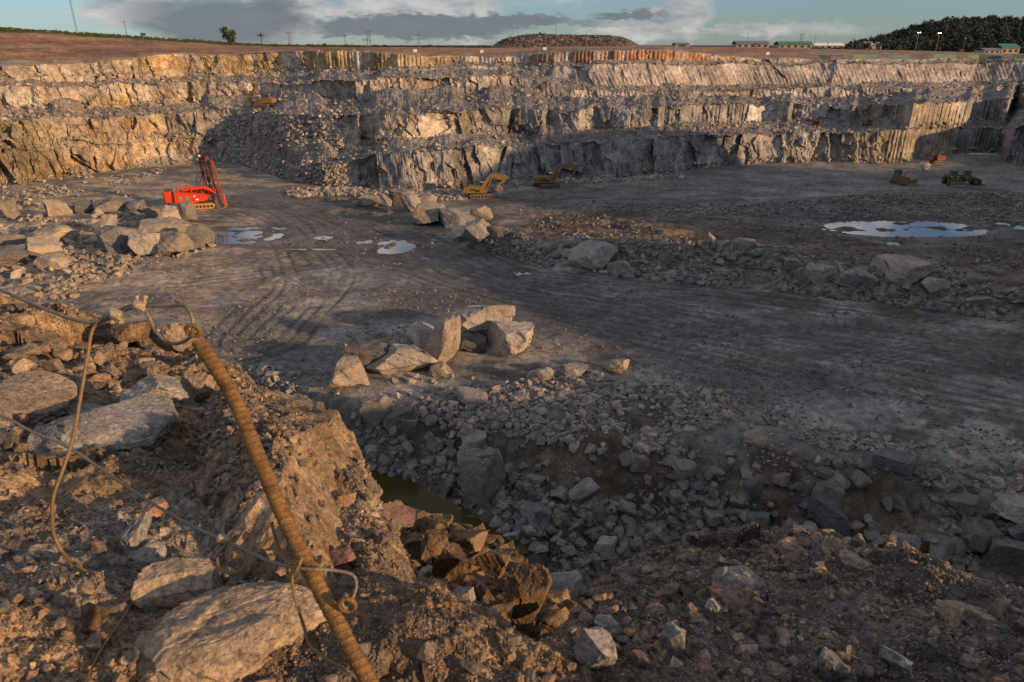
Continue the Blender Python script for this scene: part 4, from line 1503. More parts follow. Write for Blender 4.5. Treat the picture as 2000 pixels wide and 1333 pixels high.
def stuff(name, P, S, mt, label=None, squash=(.5, .9), tilt=.6, seed=0):
    rg = np.random.default_rng(seed)
    n = len(P)
    me = bpy.data.meshes.new(name)
    me.vertices.add(n)
    siz = np.stack([S * rg.uniform(.8, 1.35, n), S * rg.uniform(.7, 1.1, n), S * rg.uniform(*squash, n)], -1)
    P = P.copy(); P[:, 2] += siz[:, 2] * .22
    me.vertices.foreach_set('co', P.astype(np.float32).ravel())
    a = me.attributes.new('siz', 'FLOAT_VECTOR', 'POINT'); a.data.foreach_set('vector', siz.astype(np.float32).ravel())
    rot = np.stack([rg.uniform(-tilt, tilt, n), rg.uniform(-tilt, tilt, n), rg.uniform(0, 6.28, n)], -1)
    a = me.attributes.new('rot', 'FLOAT_VECTOR', 'POINT'); a.data.foreach_set('vector', rot.astype(np.float32).ravel())
    a = me.attributes.new('idx', 'INT', 'POINT'); a.data.foreach_set('value', rg.integers(0, 8, n).astype(np.int32))
    me.update()
    o = link(bpy.data.objects.new(name, me))
    md = o.modifiers.new('scatter', 'NODES')
    if mt not in GN:
        GN[mt] = gn_tree(mt)
    md.node_group = GN[mt]
    o['kind'] = 'stuff'
    if label:
        o['label'] = label
    return o


def px_sample(poly, n, rg, clump=None):
    a = np.array(inq(poly, n, None, rg))
    return a[:, 0], a[:, 1]


def sizes(rg, n, lo, hi, k=3.0):
    return lo * (hi / lo) ** (rg.random(n) ** k)


def floor_stuff(name, poly, n, lo, hi, mt, seed, k=3.0, label=None, clump=0.0, cs=6.0):
    rg = np.random.default_rng(seed)
    px, py = px_sample(poly, n, rg)
    P = on_floor(px, py)
    if clump:
        w = vnoise(P[:, 0] / cs, P[:, 1] / cs, seed)
        m = rg.random(n) < np.clip((w - clump) * 5, .06, 1)
        P = P[m]
    m = np.ones(len(P), bool)
    for (x0, y0, a, b, dep, lev, mt_) in BW:
        m &= ~((((P[:, 0] - x0) / a) ** 2 + ((P[:, 1] - y0) / b) ** 2) < 1.0)
    m &= ~inpoly(P[:, 0], P[:, 1], DITCHW) | (rg.random(len(P)) < .06)
    if name == 'trench_rubble':
        m &= rg.random(len(P)) > .88 * bare_earth(P[:, 0], P[:, 1])
    P = P[m]
    return stuff(name, P, sizes(rg, len(P), lo, hi, k), mt, label, seed=seed)


floor_stuff('trench_rubble', [(400, 700), (540, 735), (700, 785), (1000, 815), (1250, 862), (1600, 898), (2100, 955), (2100, 1260), (400, 1260)], 30000, .14, 1.25, 'rubble', 21, 3.6, 'grey rubble covering the trench banks', .50, 4.5)
floor_stuff('rim_rubble', [(430, 690), (640, 745), (900, 735), (1200, 720), (1420, 770), (1620, 840), (1900, 880), (2100, 930), (2100, 985), (1600, 925), (1250, 890), (850, 830), (500, 760)], 15000, .12, .95, 'talus', 22, 3.2, 'loose grey stones along the trench rim', .3, 4)
floor_stuff('berm_rubble', [(940, 470), (1060, 480), (1400, 470), (1600, 520), (1800, 545), (2100, 590), (2100, 650), (1900, 618), (1700, 594), (1500, 568), (1300, 552), (1100, 530), (960, 495)], 9000, .22, 1.2, 'rubble', 23, 2.6, 'rubble of the berm beside the road', .25, 4)
floor_stuff('left_rubble', [(-150, 365), (60, 350), (200, 345), (330, 330), (250, 380), (330, 420), (420, 480), (330, 515), (160, 560), (150, 610), (-150, 640)], 9000, .2, 1.3, 'tan', 24, 2.8, 'tan rubble at the foot of the left wall', .38, 7)
floor_stuff('rough_ground_stones', [(960, 470), (1020, 405), (1300, 402), (1640, 410), (2100, 385), (2100, 600), (1700, 550), (1400, 500), (1150, 505)], 12000, .15, .7, 'rubble', 25, 3, 'small stones on the rough ground behind the berm', .3, 7)
floor_stuff('floor_gravel', [(200, 520), (450, 420), (800, 420), (1000, 530), (1400, 570), (2100, 660), (2100, 900), (1600, 850), (1300, 740), (900, 660), (640, 740), (430, 690), (150, 640)], 42000, .05, .40, 'rubble', 26, 4.2, 'gravel on the pit floor', .34, 8)
floor_stuff('wall_foot_rubble', [(560, 372), (720, 370), (880, 376), (1000, 356), (1200, 351), (1330, 342), (1330, 350), (1000, 366), (900, 392), (760, 392), (560, 385)], 3500, .3, 1.7, 'talus', 27, 2.4, 'blasted rubble at the foot of the far wall')
floor_stuff('dark_bank_rubble', [(1150, 395), (1450, 398), (1560, 392), (1700, 380), (2100, 375), (2100, 425), (1600, 428), (1400, 420), (1200, 412)], 4000, .2, .9, 'rubble', 28, 2.4, 'dark rubble bank behind the pond')


def wall_stuff():
    rg = np.random.default_rng(31)
    tread = np.isin(WSEG, (1, 3, 5, 7))
    sl = ((WSEG == 2) | (WSEG == 0)) & (WPX > 420) & (WPX < 660)
    foot = np.isin(WSEG, (0, 2, 4)) & (WT < .22)
    pile = (WSEG == 1) & (WPX > 1380) & (WPX < 1620)
    top = (WSEG == 9) & (WT < .10) & (WPX > 480)
    w = tread * 1.0 + sl * 2.2 + foot * .9 + pile * 2.5 + top * .15
    idx = rg.choice(w.size, 20000, p=(w / w.sum()).ravel())
    P = np.stack([WX.ravel()[idx], WY.ravel()[idx], WZ.ravel()[idx]], -1)
    P[:, 0] += rg.uniform(-.3, .3, len(P)); P[:, 1] -= rg.uniform(0, .4, len(P))
    stuff('bench_rubble', P, sizes(rg, len(P), .22, 1.35, 3.0), 'talus', 'rubble lying on the benches of the quarry wall', seed=5)


wall_stuff()


def ledge_stuff():
    rg = np.random.default_rng(41)
    n = 300000
    az = np.radians(rg.uniform(-52, 50, n))
    r = np.exp(rg.uniform(math.log(1.0), math.log(12), n))
    x, y = r * np.sin(az), r * np.cos(az)
    z = ledge_z(x, y)
    w = vnoise(x / .55, y / .55, 3) * .7 + .3 * vnoise(x / .15, y / .15, 9)
    zz = (z > ledge_base(x, y) - .7)
    m = (rg.random(n) < np.clip((w - .22) * 4, .16, 1)) & zz
    P = np.stack([x, y, z], -1)[m]
    S = sizes(rg, len(P), .0030, .016, 2.6) * np.clip(r[m] / 2.2, .7, 2.6)
    stuff('ledge_gravel', P, S, 'pebble', 'gravel and grit on the near ledge', seed=6)
    k = rg.choice(len(P), 9000, replace=False)
    w2 = vnoise(P[k, 0] / .4, P[k, 1] / .4, 13)
    k = k[rg.random(len(k)) < np.clip((w2 - .35) * 4, .08, 1)]
    S = sizes(rg, len(k), .012, .075, 3.4) * np.clip(np.hypot(P[k, 0], P[k, 1]) / 2.4, .7, 2.2)
    stuff('ledge_stones', P[k], S, 'pebble', 'small stones scattered on the near ledge', seed=16)
    bpy.context.view_layer.update()
    mw = BIGROCK.matrix_world
    V = np.array([(mw @ v.co)[:] for v in BIGROCK.data.vertices])
    N_ = np.array([(mw.to_3x3() @ v.normal).normalized()[:] for v in BIGROCK.data.vertices])
    xr = np.array([v.co.y for v in BIGROCK.data.vertices])
    wgt = sstep(.45, .8, N_[:, 2]) * sstep(.12, -.12, xr + .25 * fbm(V[:, 0] / .3, V[:, 1] / .3, 17, 3)) + .012 * (N_[:, 2] > .3)
    k = rg.choice(len(V), 9500, p=wgt / wgt.sum())
    P2 = V[k] + rg.uniform(-.012, .012, (len(k), 3))
    stuff('boulder_grit', P2, sizes(rg, len(k), .004, .045, 4.5), 'pebble', 'gravel lying on the great boulder beside the bar', seed=18)
    n = 6000
    px, py = px_sample([(700, 980), (850, 1010), (1000, 1070), (1140, 1230), (1090, 1290), (860, 1190), (740, 1160)], n, rg)
    P = march(px[:2500], py[:2500], lambda x, y: step_z(x, y) - .28, LGY[LGY > 3.0])
    P = P[P[:, 2] > ZC - 8]
    stuff('step_rubble', P, sizes(rg, len(P), .03, .30, 2.8), 'soil', 'small stones between the orange rocks', seed=8)


ledge_stuff()
#@@MACHINES
# ------------------------------------------------------------------ machines
def stadium(x0, x1, h, r=None, n=8):
    r = h / 2
    pts = []
    for k in range(n + 1):
        a = -math.pi / 2 + math.pi * k / n
        pts.append((x1 - r + r * math.cos(a), r + r * math.sin(a)))
    for k in range(n + 1):
        a = math.pi / 2 + math.pi * k / n
        pts.append((x0 + r + r * math.cos(a), r + r * math.sin(a)))
    return pts


def make_tracks(root, x0, x1, h, gauge, w, m):
    for s in (-1, 1):
        b = MB().prism(stadium(x0, x1, h), s * gauge - w / 2, s * gauge + w / 2)
        t = b.build('track', m, root)
        sh = MB()
        n = int((x1 - x0 - h) / .34)
        for k in range(n):
            x = x0 + h / 2 + (x1 - x0 - h) * (k + .5) / n
            for z in (0.0, h):
                sh.box((x, s * gauge, z), (.10, w * 1.02, .09))
        sh.build('track_shoes', m, t)
        wl = MB()
        for k in range(6):
            x = x0 + h / 2 + (x1 - x0 - h) * k / 5
            wl.cyl((x, s * (gauge + w / 2 + .02), h * .45), (x, s * (gauge - w / 2 - .02), h * .45), h * .24, 10)
        wl.build('roller', MAT['black'], t)


def limb(a, b, w, d0, d1, y=0.0):
    """tapered box beam in the x-z plane from a to b"""
    ax, az = a; bx, bz = b
    l = math.hypot(bx - ax, bz - az)
    nx, nz = -(bz - az) / l, (bx - ax) / l
    mx, mz = (ax + bx) / 2, (az + bz) / 2
    dm = max(d0, d1) * 1.15
    prof = [(ax - nx * d0 / 2, az - nz * d0 / 2), (mx - nx * dm / 2, mz - nz * dm / 2), (bx - nx * d1 / 2, bz - nz * d1 / 2),
            (bx + nx * d1 / 2, bz + nz * d1 / 2), (mx + nx * dm / 2, mz + nz * dm / 2), (ax + nx * d0 / 2, az + nz * d0 / 2)]
    return MB().prism(prof, y - w / 2, y + w / 2)


def make_excavator(loc, rz, label, foot=(.6, 2.0), knee=(3.0, 4.9), tip=(6.6, 4.3), stick_end=(4.6, 2.0), buck=(4.9, 1.1), sc=1.0, slew=0.0):
    root = empty('excavator', loc, rz, sc)
    tag(root, label, 'excavator', 'yellow excavators in the quarry')
    Yl = MAT['yellow']
    make_tracks(root, -2.4, 2.6, 1.05, 1.35, .65, MAT['track'])
    MB().box((0, 0, .75), (2.6, 2.2, .5), bev=.1).cyl((0, 0, 1.0), (0, 0, 1.25), .8, 14).build('undercarriage', MAT['track'], root)
    h = MB().prism([(-3.2, 1.25), (1.5, 1.25), (1.5, 1.7), (.2, 2.1), (.2, 2.55), (-2.4, 2.75), (-3.1, 2.6)], -1.45, 1.45).build('house', Yl, root)
    v = MB()
    for k in range(5):
        v.box((-2.3 + .28 * k, -1.47, 2.0), (.16, .04, .55))
    v.box((-.6, -1.47, 1.75), (.9, .04, .5))
    v.build('vent_panel', MAT['black'], h)
    MB().prism([(-3.75, 1.35), (-3.1, 1.2), (-3.1, 2.6), (-3.7, 2.5)], -1.4, 1.4).build('counterweight', Yl, root)
    MB().cyl((-1.6, .4, 2.65), (-1.6, .4, 3.35), .09, 8).build('exhaust_pipe', MAT['black'], root)
    c = MB().prism([(.1, 1.6), (1.75, 1.5), (1.75, 2.3), (1.35, 3.25), (.1, 3.25)], .45, 1.45).build('cab', Yl, root)
    g = MB().prism([(.3, 2.25), (1.62, 2.25), (1.27, 3.1), (.3, 3.1)], .43, 1.47)
    g.box((1.56, .95, 2.7), (.06, .8, .75), rot=(0, -.39, 0))
    g.build('cab_window', MAT['glass'], c)
    MB().box((.75, .95, 3.29), (1.3, 1.0, .08), bev=.05).build('cab_roof', MAT['white'], c)
    r = MB()
    for x in (-2.9, -1.9, -.9):
        r.cyl((x, -1.4, 2.6), (x, -1.4, 3.2), .03, 6)
    r.cyl((-2.9, -1.4, 3.2), (-.9, -1.4, 3.2), .03, 6)
    r.build('handrail', MAT['black'], root)
    fx, fz = foot; kx, kz = knee; tx, tz = tip
    l1 = limb(foot, knee, .62, .7, .85)
    o = len(l1.v)
    l2 = limb(knee, tip, .55, .85, .5)
    l1.add(l2.v, l2.f)
    l1.cyl((kx, -.32, kz), (kx, .32, kz), .46, 12)
    b = l1.build('boom', Yl, root)
    st = limb((tx + (tx - stick_end[0]) * .18, tz + (tz - stick_end[1]) * .18), stick_end, .42, .42, .34)
    st.cyl((tx, -.3, tz), (tx, .3, tz), .28, 10)
    st.build('stick', Yl, root)
    bx, bz = buck
    sx, sz = stick_end
    MB().prism([(sx - .25, sz + .1), (sx + .35, sz + .15), (bx + .75, bz + .1), (bx + .45, bz - .75), (bx - .35, bz - .8), (bx - .75, bz - .2)], -.75, .75).build('bucket', MAT['bucket'], root)
    for s in (-1, 1):
        cy = MB().cyl((fx + .9, s * .5, fz - .35), (kx - .25, s * .5, kz - 1.3), .13, 8)
        cc = cy.build('boom_cylinder', Yl, root)
        MB().cyl((kx - .25, s * .5, kz - 1.3), (kx + .15, s * .5, kz - .25), .07, 8).build('rod', MAT['chrome'], cc)
    mx, mz = (kx + .25 * (tx - kx), kz + .25 * (tz - kz) + .55)
    ex, ez = tx + (tx - sx) * .16, tz + (tz - sz) * .16 + .12
    cc = MB().cyl((mx, 0, mz), ((mx + ex) / 2 + .3, 0, (mz + ez) / 2 + .1), .13, 8).build('stick_cylinder', Yl, root)
    MB().cyl(((mx + ex) / 2 + .3, 0, (mz + ez) / 2 + .1), (ex, 0, ez), .07, 8).build('rod', MAT['chrome'], cc)
    return root


make_excavator(hit_floor(938, 386), R(4), 'yellow excavator with its arm folded down, left of the other by the far wall',
               foot=(.3, 1.9), knee=(2.6, 4.9), tip=(6.0, 4.2), stick_end=(4.0, 2.6), buck=(4.5, 1.9))
make_excavator(hit_floor(1072, 366), R(3), 'yellow excavator with arm stretched out and bucket on the ground by the far wall',
               foot=(.4, 2.0), knee=(2.6, 5.0), tip=(6.8, 5.0), stick_end=(5.2, 1.7), buck=(5.8, .9))
make_excavator(surf_at(515, 212, 3, .35) + Vector((0, 0, .5)), R(170), 'yellow excavator standing on the second bench of the left wall', foot=(.4, 2.0), knee=(2.2, 4.2), tip=(4.6, 3.6), stick_end=(3.6, 1.4), buck=(4.0, .9))


def wheel(root, x, y, r, w):
    t = MB().cyl((x, y - w / 2, r), (x, y + w / 2, r), r, 18).build('wheel', MAT['black'], root)
    MB().cyl((x, y - w / 2 - .03, r), (x, y + w / 2 + .03, r), r * .52, 14).build('rim', MAT['yellow'], t)


def make_loader(loc, rz, label, sc=1.0):
    root = empty('wheel_loader', loc, rz, sc)
    tag(root, label, 'loader', 'yellow wheel loaders on the far floor')
    Yl = MAT['yellow']
    for x in (-1.65, 1.65):
        for s in (-1, 1):
            wheel(root, x, s * 1.15, .88, .68)
    MB().prism([(-3.3, .9), (-.4, .8), (-.4, 2.1), (-1.2, 2.35), (-3.1, 2.2)], -.85, .85).build('engine_hood', Yl, root)
    MB().box((1.35, 0, 1.15), (1.9, 1.1, .9), bev=.12).box((.1, 0, .95), (1.2, .6, .5)).build('front_frame', Yl, root)
    c = MB().box((-.25, 0, 2.55), (1.35, 1.5, 1.5), taper=(.88, .88), bev=.1).build('cab', Yl, root)
    g = MB().box((-.25, 0, 2.72), (1.42, 1.57, .88), taper=(.92, .92), bev=.06).build('cab_window', MAT['glass'], c)
    MB().box((-.25, 0, 3.36), (1.65, 1.75, .14), bev=.08).build('cab_roof', Yl, c)
    for s in (-1, 1):
        limb((.9, 1.9), (3.0, .75), .22, .5, .35, s * .55).build('lift_arm', Yl, root)
    MB().prism([(2.75, .15), (4.0, .05), (4.05, .18), (3.0, .55), (2.95, 1.35), (3.25, 1.75), (2.75, 1.35)], -1.45, 1.45).build('bucket', MAT['bucket'], root)
    MB().cyl((-2.4, .4, 2.2), (-2.4, .4, 2.9), .08, 8).build('exhaust_pipe', MAT['black'], root)
    for s in (-1, 1):
        MB().box((1.0, s * .75, 2.05), (.15, .25, .2)).build('headlight', MAT['white'], root)
    return root


make_loader(hit_floor(1886, 360), R(-14), 'yellow wheel loader in profile with its bucket lowered to the right', 1.0)
make_loader(hit_floor(1858, 361), R(-100), 'yellow wheel loader facing the viewer, parked left of the other loader', 1.0)

# bulldozer
root = empty('bulldozer', hit_floor(1758, 360), R(-58))
tag(root, 'yellow bulldozer with a wide dusty blade left of the two loaders', 'bulldozer')
make_tracks(root, -2.2, 2.0, 1.1, 1.05, .56, MAT['track'])
MB().prism([(-1.0, .9), (1.9, .9), (1.9, 1.95), (-1.0, 2.1)], -.6, .6).build('engine_hood', MAT['yellow'], root)
MB().box((-1.3, 0, 1.5), (1.5, 1.5, 1.2), bev=.1).build('body', MAT['yellow'], root)
c = MB().box((-1.1, 0, 2.7), (1.3, 1.4, 1.3), taper=(.9, .9), bev=.08).build('cab', MAT['yellow'], root)
MB().box((-1.1, 0, 2.8), (1.36, 1.46, .75), taper=(.93, .93)).build('cab_window', MAT['glass'], c)
MB().box((-1.1, 0, 3.42), (1.6, 1.7, .12), bev=.05).build('cab_roof', MAT['yellow'], c)
MB().prism([(2.9, .05), (3.05, .05), (2.85, .7), (3.05, 1.5), (2.9, 1.5), (2.65, .7)], -2.05, 2.05).build('blade', MAT['bucket'], root)
for s in (-1, 1):
    MB().box((1.4, s * 1.45, .5), (3.0, .2, .28)).build('push_arm', MAT['yellow'], root)
MB().cyl((.6, .25, 2.0), (.6, .25, 2.9), .08, 8).build('exhaust_pipe', MAT['black'], root)
MB().prism([(-2.6, .2), (-2.2, .3), (-2.2, 1.3), (-2.5, 1.3)], -.3, .3).build('ripper', MAT['track'], root)

# the red drilling rig
root = empty('drilling_rig', hit_floor(384, 406), R(16), 1.0)
tag(root, 'red tracked drilling rig with several tall masts on the floor by the left wall', 'drilling rig')
RD, RK, BK = MAT['rig'], MAT['rigdark'], MAT['black']
make_tracks(root, -.9, 3.9, 1.15, 1.55, .62, MAT['rigtrack'])
MB().box((1.3, 0, .8), (3.6, 2.3, .6), bev=.1).build('undercarriage', RK, root)
hull = MB().prism([(-3.7, 1.35), (-.2, 1.25), (2.3, 1.75), (3.1, 2.35), (2.3, 3.0), (.6, 3.35), (-3.6, 3.75)], -1.75, 1.75).build('hull', RD, root)
for x in (-2.5, -1.2):
    MB().box((x, -1.77, 2.45), (.75, .06, .8), bev=.0).build('vent_panel', MAT['steel'], hull)
MB().box((.25, -1.77, 2.75), (.32, .05, .3)).build('white_plate', MAT['white'], hull)
MB().box((.7, -1.77, 2.05), (.6, .05, .3)).build('white_plate', MAT['white'], hull)
for k, (x, y) in enumerate(((-5.05, .95), (-5.0, -.75))):
    t = MB().box((x, y, 2.75), (1.5, 1.6, 2.2), taper=(1.06, 1.04), bev=.22).build('rear_tank', RD if k else RK, root)
    MB().box((x, y, 3.9), (1.2, 1.3, .12), bev=.1).build('lid', RK, t)
MB().box((-4.0, 0, 2.35), (.9, 3.0, 1.7), bev=.1).build('rear_frame', RK, root)
for s in (-1, 1):
    j = MB().cyl((-5.4, s * 1.5, 1.7), (-5.6, s * 1.55, .15), .11, 8).build('rear_jack', BK, root)
    MB().cyl((-5.6, s * 1.55, 0), (-5.6, s * 1.55, .12), .3, 10).build('foot_plate', BK, j)
    j = MB().cyl((5.6, s * 1.2, 2.6), (5.9, s * 1.25, .2), .14, 8).build('front_jack', RD, root)
    MB().cyl((5.9, s * 1.25, 0), (5.9, s * 1.25, .16), .34, 10).build('foot_plate', MAT['rigtrack'], j)
rng2 = np.random.default_rng(3)
dk = MB()
for k in range(26):
    x = rng2.uniform(-2.6, 3.6); y = rng2.uniform(-1.4, 1.4)
    dk.box((x, y, 3.45 - max(0, x - .5) * .18 + rng2.uniform(0, .5)), (rng2.uniform(.3, .9), rng2.uniform(.2, .5), rng2.uniform(.2, .6)), rot=(0, rng2.uniform(-.3, .3), rng2.uniform(0, 3)))
dk.build('deck_gear', RK, root)
pk = MB()
for x, y in ((-2.7, -1.4), (-2.7, 1.3), (-1.3, 1.3), (-.2, -1.4)):
    pk.cyl((x, y, 3.5), (x, y, 4.7), .07, 8).box((x, y, 4.7), (.34, .3, .4), bev=.05)
pk.build('work_lights', RD, root)
for k, y in enumerate((-1.05, -.1, .95)):
    b = MB().cyl((-1.9, y * .8, 3.9), (2.4, y, 4.3), .24, 8).cyl((2.4, y, 4.3), (4.5, y * 1.2, 3.1), .22, 8).build('boom', RD, root)
    MB().cyl((-.8, y * .8 + .25, 3.65), (2.0, y + .2, 4.0), .11, 8).build('cylinder', BK, b)
for k, (x, y, h, lean) in enumerate(((2.3, 1.2, 10.6, .10), (3.4, .5, 10.2, .30), (4.3, -.4, 10.5, .45), (5.4, -1.2, 9.9, .6))):
    top = Vector((x - lean * 1.2, y, h)); bot = Vector((x + lean * .8, y, .7))
    d = (top - bot)
    mm = MB()
    for s in (-1, 1):
        mm.cyl(bot + Vector((-.16, s * .2, 0)), top + Vector((-.16, s * .2, 0)), .09, 6).cyl(bot + Vector((.2, s * .2, 0)), top + Vector((.2, s * .2, 0)), .07, 6)
    for t in np.linspace(.03, .97, 16):
        mm.box(bot + d * t, (.42, .46, .10), rot=(0, .5 * (-1) ** int(t * 40), 0))
    fm = mm.build('feed_mast', MAT['rigmast'] if k in (0, 3) else RK, root)
    MB().box(bot + d * (.62 - .1 * k), (.42, .36, 1.1), rot=(0, -.12, 0), bev=.06).build('rock_drill', BK, fm)
    MB().cyl(bot + Vector((.25, 0, -.3)), top + Vector((.25, 0, -1.2)), .05, 6).build('drill_rod', BK, fm)
    MB().box(top, (.45, .5, .3), bev=.05).build('mast_head', MAT['white'] if k == 0 else RK, fm)
    hp = [bot + d * .66 + Vector((-.3, .2, 0))]
    for t in np.linspace(0, 1, 12):
        hp.append(Vector((x - .9 - 1.3 * math.sin(math.pi * t) * (.6 + .2 * k), y + .25, 7.0 - 4.3 * t)))
    MB().tube(hp, .06, 5).build('hose', BK, fm)
    hp = []
    for t in np.linspace(0, 1, 9):
        hp.append(Vector((x + .5 + .35 * math.sin(math.pi * t), y - .2, 6.0 - 3.6 * t)))
    MB().tube(hp, .05, 5).build('hose', MAT['rope'] if k == 3 else BK, fm)


def make_small_drill(loc, rz, label, sc=1.0, mh=7.5):  # drills coloured dark red to stand in for the shade on them
    root = empty('crawler_drill', loc, rz, sc)
    tag(root, label, 'drill', 'small crawler drills')
    make_tracks(root, -1.5, 1.5, .8, .9, .42, MAT['track'])
    MB().prism([(-2.1, .9), (.5, .9), (.7, 1.5), (-.2, 2.1), (-2.0, 2.2)], -.9, .9).build('engine_housing', RK, root)
    c = MB().box((.2, .45, 2.0), (1.0, .9, 1.3), taper=(.9, .9), bev=.06).build('cab', RK, root)
    MB().box((.2, .45, 2.2), (1.05, .95, .6), taper=(.95, .95)).build('cab_window', MAT['glass'], c)
    limb((.6, 1.6), (2.0, 2.6), .3, .4, .3).build('boom', RK, root)
    m = MB()
    for s in (-1, 1):
        m.cyl((2.2, s * .14, .2), (2.0, s * .14, mh), .08, 6)
    for t in np.linspace(.05, .95, 10):
        m.box((2.1, 0, mh * t), (.16, .34, .08))
    f = m.build('feed_mast', RK, root)
    MB().box((2.15, 0, mh * .55), (.4, .4, .9), bev=.05).build('rock_drill', BK, f)


make_small_drill(hit_floor(1828, 319), R(190), 'red crawler drill darkened for shade with a raised mast in front of the far right wall')
make_small_drill(surf_at(1588, 256, 1, .45) + Vector((0, 0, .2)), R(150), 'thin red drill mast on the bench right of the rubble pile', .8, 7.0)

# compressor on the bench
root = empty('compressor', surf_at(1692, 252, 1, .5) + Vector((0, 0, .15)), R(8), 1.0)
tag(root, 'small yellow machine sitting alone on the bench of the far wall', 'compressor')
MB().box((0, 0, 1.35), (2.9, 1.5, 1.3), bev=.18).build('body', MAT['yellow'], root)
MB().box((-.3, 0, 2.15), (1.6, 1.3, .35), bev=.1).build('hood', MAT['yellow'], root)
MB().box((0, -.76, 1.35), (1.2, .05, .6)).build('vent_panel', BK, root)
for x in (-.8, .8):
    for s in (-1, 1):
        wheel(root, x, s * .75, .36, .22)

# ------------------------------------------------------------------ on the rim
def skyl(px, dy=0.0, Y=None):
    q0 = pdir(px, 90)[0]
    Ys = float(np.interp(q0, *YSKY)) - 2 if Y is None else Y
    e = float(np.interp(q0, *SKY))
    return Vector((q0 * Ys, Ys, ZC + e * Ys + dy))


def px_m(p):
    return F / (CP * p.y - SP * (p.z - ZC))


def light_mast(px, pyb, pyt, n, label, lit=False, two=False, Y=None):
    p = skyl(px, 0, Y)
    k = px_m(p)
    h = (pyb - pyt) / k
    root = empty('light_mast', p - Vector((0, 0, .4)))
    tag(root, label, 'light mast', 'light masts along the quarry rim')
    m = MB()
    if two:
        m.cyl((-.55, 0, 0), (-.55, 0, h), .16, 8).cyl((.55, 0, 0), (.55, 0, h), .16, 8)
    else:
        m.cyl((0, 0, 0), (0, 0, h), .20, 8, .12)
    m.build('pole', MAT['pole'], root)
    w = .62 * n
    MB().box((0, 0, h), (w, .14, .14)).build('cross_arm', MAT['pole'], root)
    for i in range(n):
        x = (i - (n - 1) / 2) * 1.15
        f = MB().box((x, -.2, h + .42), (.62, .35, .54), rot=(.35, 0, 0), bev=.06).build('floodlight', MAT['pole'], root)
        MB().box((x, -.40, h + .36), (.40, .06, .36), rot=(.35, 0, 0)).build('lens', MAT['lamp_on'] if lit else MAT['lamp_off'], f)


light_mast(567, 93, 69, 4, 'double-legged light mast with four unlit lamps right of the palm', two=True)
light_mast(675, 92, 71, 2, 'thin light mast left of the twin-pole structure')
light_mast(818, 92, 70, 3, 'light mast with dark lamps left of the flat stone heap', two=True)
light_mast(1563, 94, 69, 3, 'light mast with dark lamps behind the second shed', two=True)
light_mast(1665, 94, 76, 2, 'light mast with pale lamps at the foot of the wooded hill')
light_mast(1789, 106, 74, 2, 'left of the two masts with lit lamps in front of the wooded hill', lit=True)
light_mast(1829, 106, 74, 2, 'right of the two masts with lit lamps in front of the wooded hill', lit=True)
light_mast(1616, 94, 84, 1, 'short lamp post with one pale lamp between the sheds')


def simple_pole(name, px, pyt, label, cat, Y=None, arm=0.0, r=.14, top=None, guys=False):
    p = skyl(px, 0, Y)
    h = (float(pix_y(p)) - pyt) / px_m(p)
    root = empty(name, p - Vector((0, 0, .4)))
    tag(root, label, cat)
    MB().cyl((0, 0, 0), (0, 0, h), r, 8, r * .6).build('pole', MAT['pole'], root)
    if arm:
        MB().box((0, 0, h - .3), (arm, .14, .14)).build('cross_arm', MAT['pole'], root)
        for s in (-1, 0, 1):
            MB().cyl((s * arm * .45, 0, h - .25), (s * arm * .45, 0, h + .05), .07, 6).build('insulator', MAT['white'], root)
    return root, h


def pix_y(p):
    x, y, z = p.x, p.y, p.z - ZC
    d = CP * y - SP * z
    t = (SP * y + CP * z) / d
    return 666.5 - F * t


simple_pole('utility_pole', 252, 43, 'wooden utility pole with a cross arm on the left ridge', 'utility pole', arm=2.4, r=.2)
simple_pole('pole', 1459, 68, 'thin pole standing behind the first long shed', 'pole')
simple_pole('pole', 1590, 69, 'thin pole standing between the second and third shed', 'pole')
simple_pole('pole', 304, 98, 'short thin marker pole at the crest of the left wall', 'pole', Y=262, r=.06)
_r, _h2 = simple_pole('pole', 1882, 76, 'reddish pole with a small lamp right of the two lit masts', 'pole', Y=400, r=.16)
for o_ in _r.children:
    o_.data.materials[0] = MAT['rigdark']
MB().box((0, 0, _h2), (.5, .4, .5), bev=.05).build('floodlight', MAT['lamp_off'], _r)
MB().box((-.6, 0, .8), (1.8, 1.4, 1.4), bev=.1).build('base_box', MAT['rigdark'], _r)
# lattice mast far left
p = skyl(157)
root = empty('lattice_mast', p)
tag(root, 'very tall thin lattice mast on the left ridge', 'mast')
m = MB(); H_ = 22.0
for a in range(3):
    an = a * 2.094
    m.cyl((.4 * math.cos(an), .4 * math.sin(an), 0), (.4 * math.cos(an), .4 * math.sin(an), H_), .045, 5)
m.build('leg', MAT['pole'], root)
m = MB()
for k in range(int(H_ / .8)):
    for a in range(3):
        a0, a1 = a * 2.094, (a + 1) * 2.094
        m.cyl((.4 * math.cos(a0), .4 * math.sin(a0), k * .8), (.4 * math.cos(a1), .4 * math.sin(a1), k * .8 + .8), .025, 4)
m.build('bracing', MAT['pole'], root)
# twin-pole frame
p = skyl(721)
root = empty('twin_pole_frame', p)
tag(root, 'twin-pole power frame standing on the rim left of the flat stone heap', 'power frame')
h = 30 / px_m(p)
for s in (-1, 1):
    MB().cyl((s * .9, 0, -.5), (s * .75, 0, h), .2, 8, .15).build('pole', MAT['pole'], root)
MB().box((0, 0, h - .6), (2.8, .2, .2)).build('cross_arm', MAT['pole'], root)
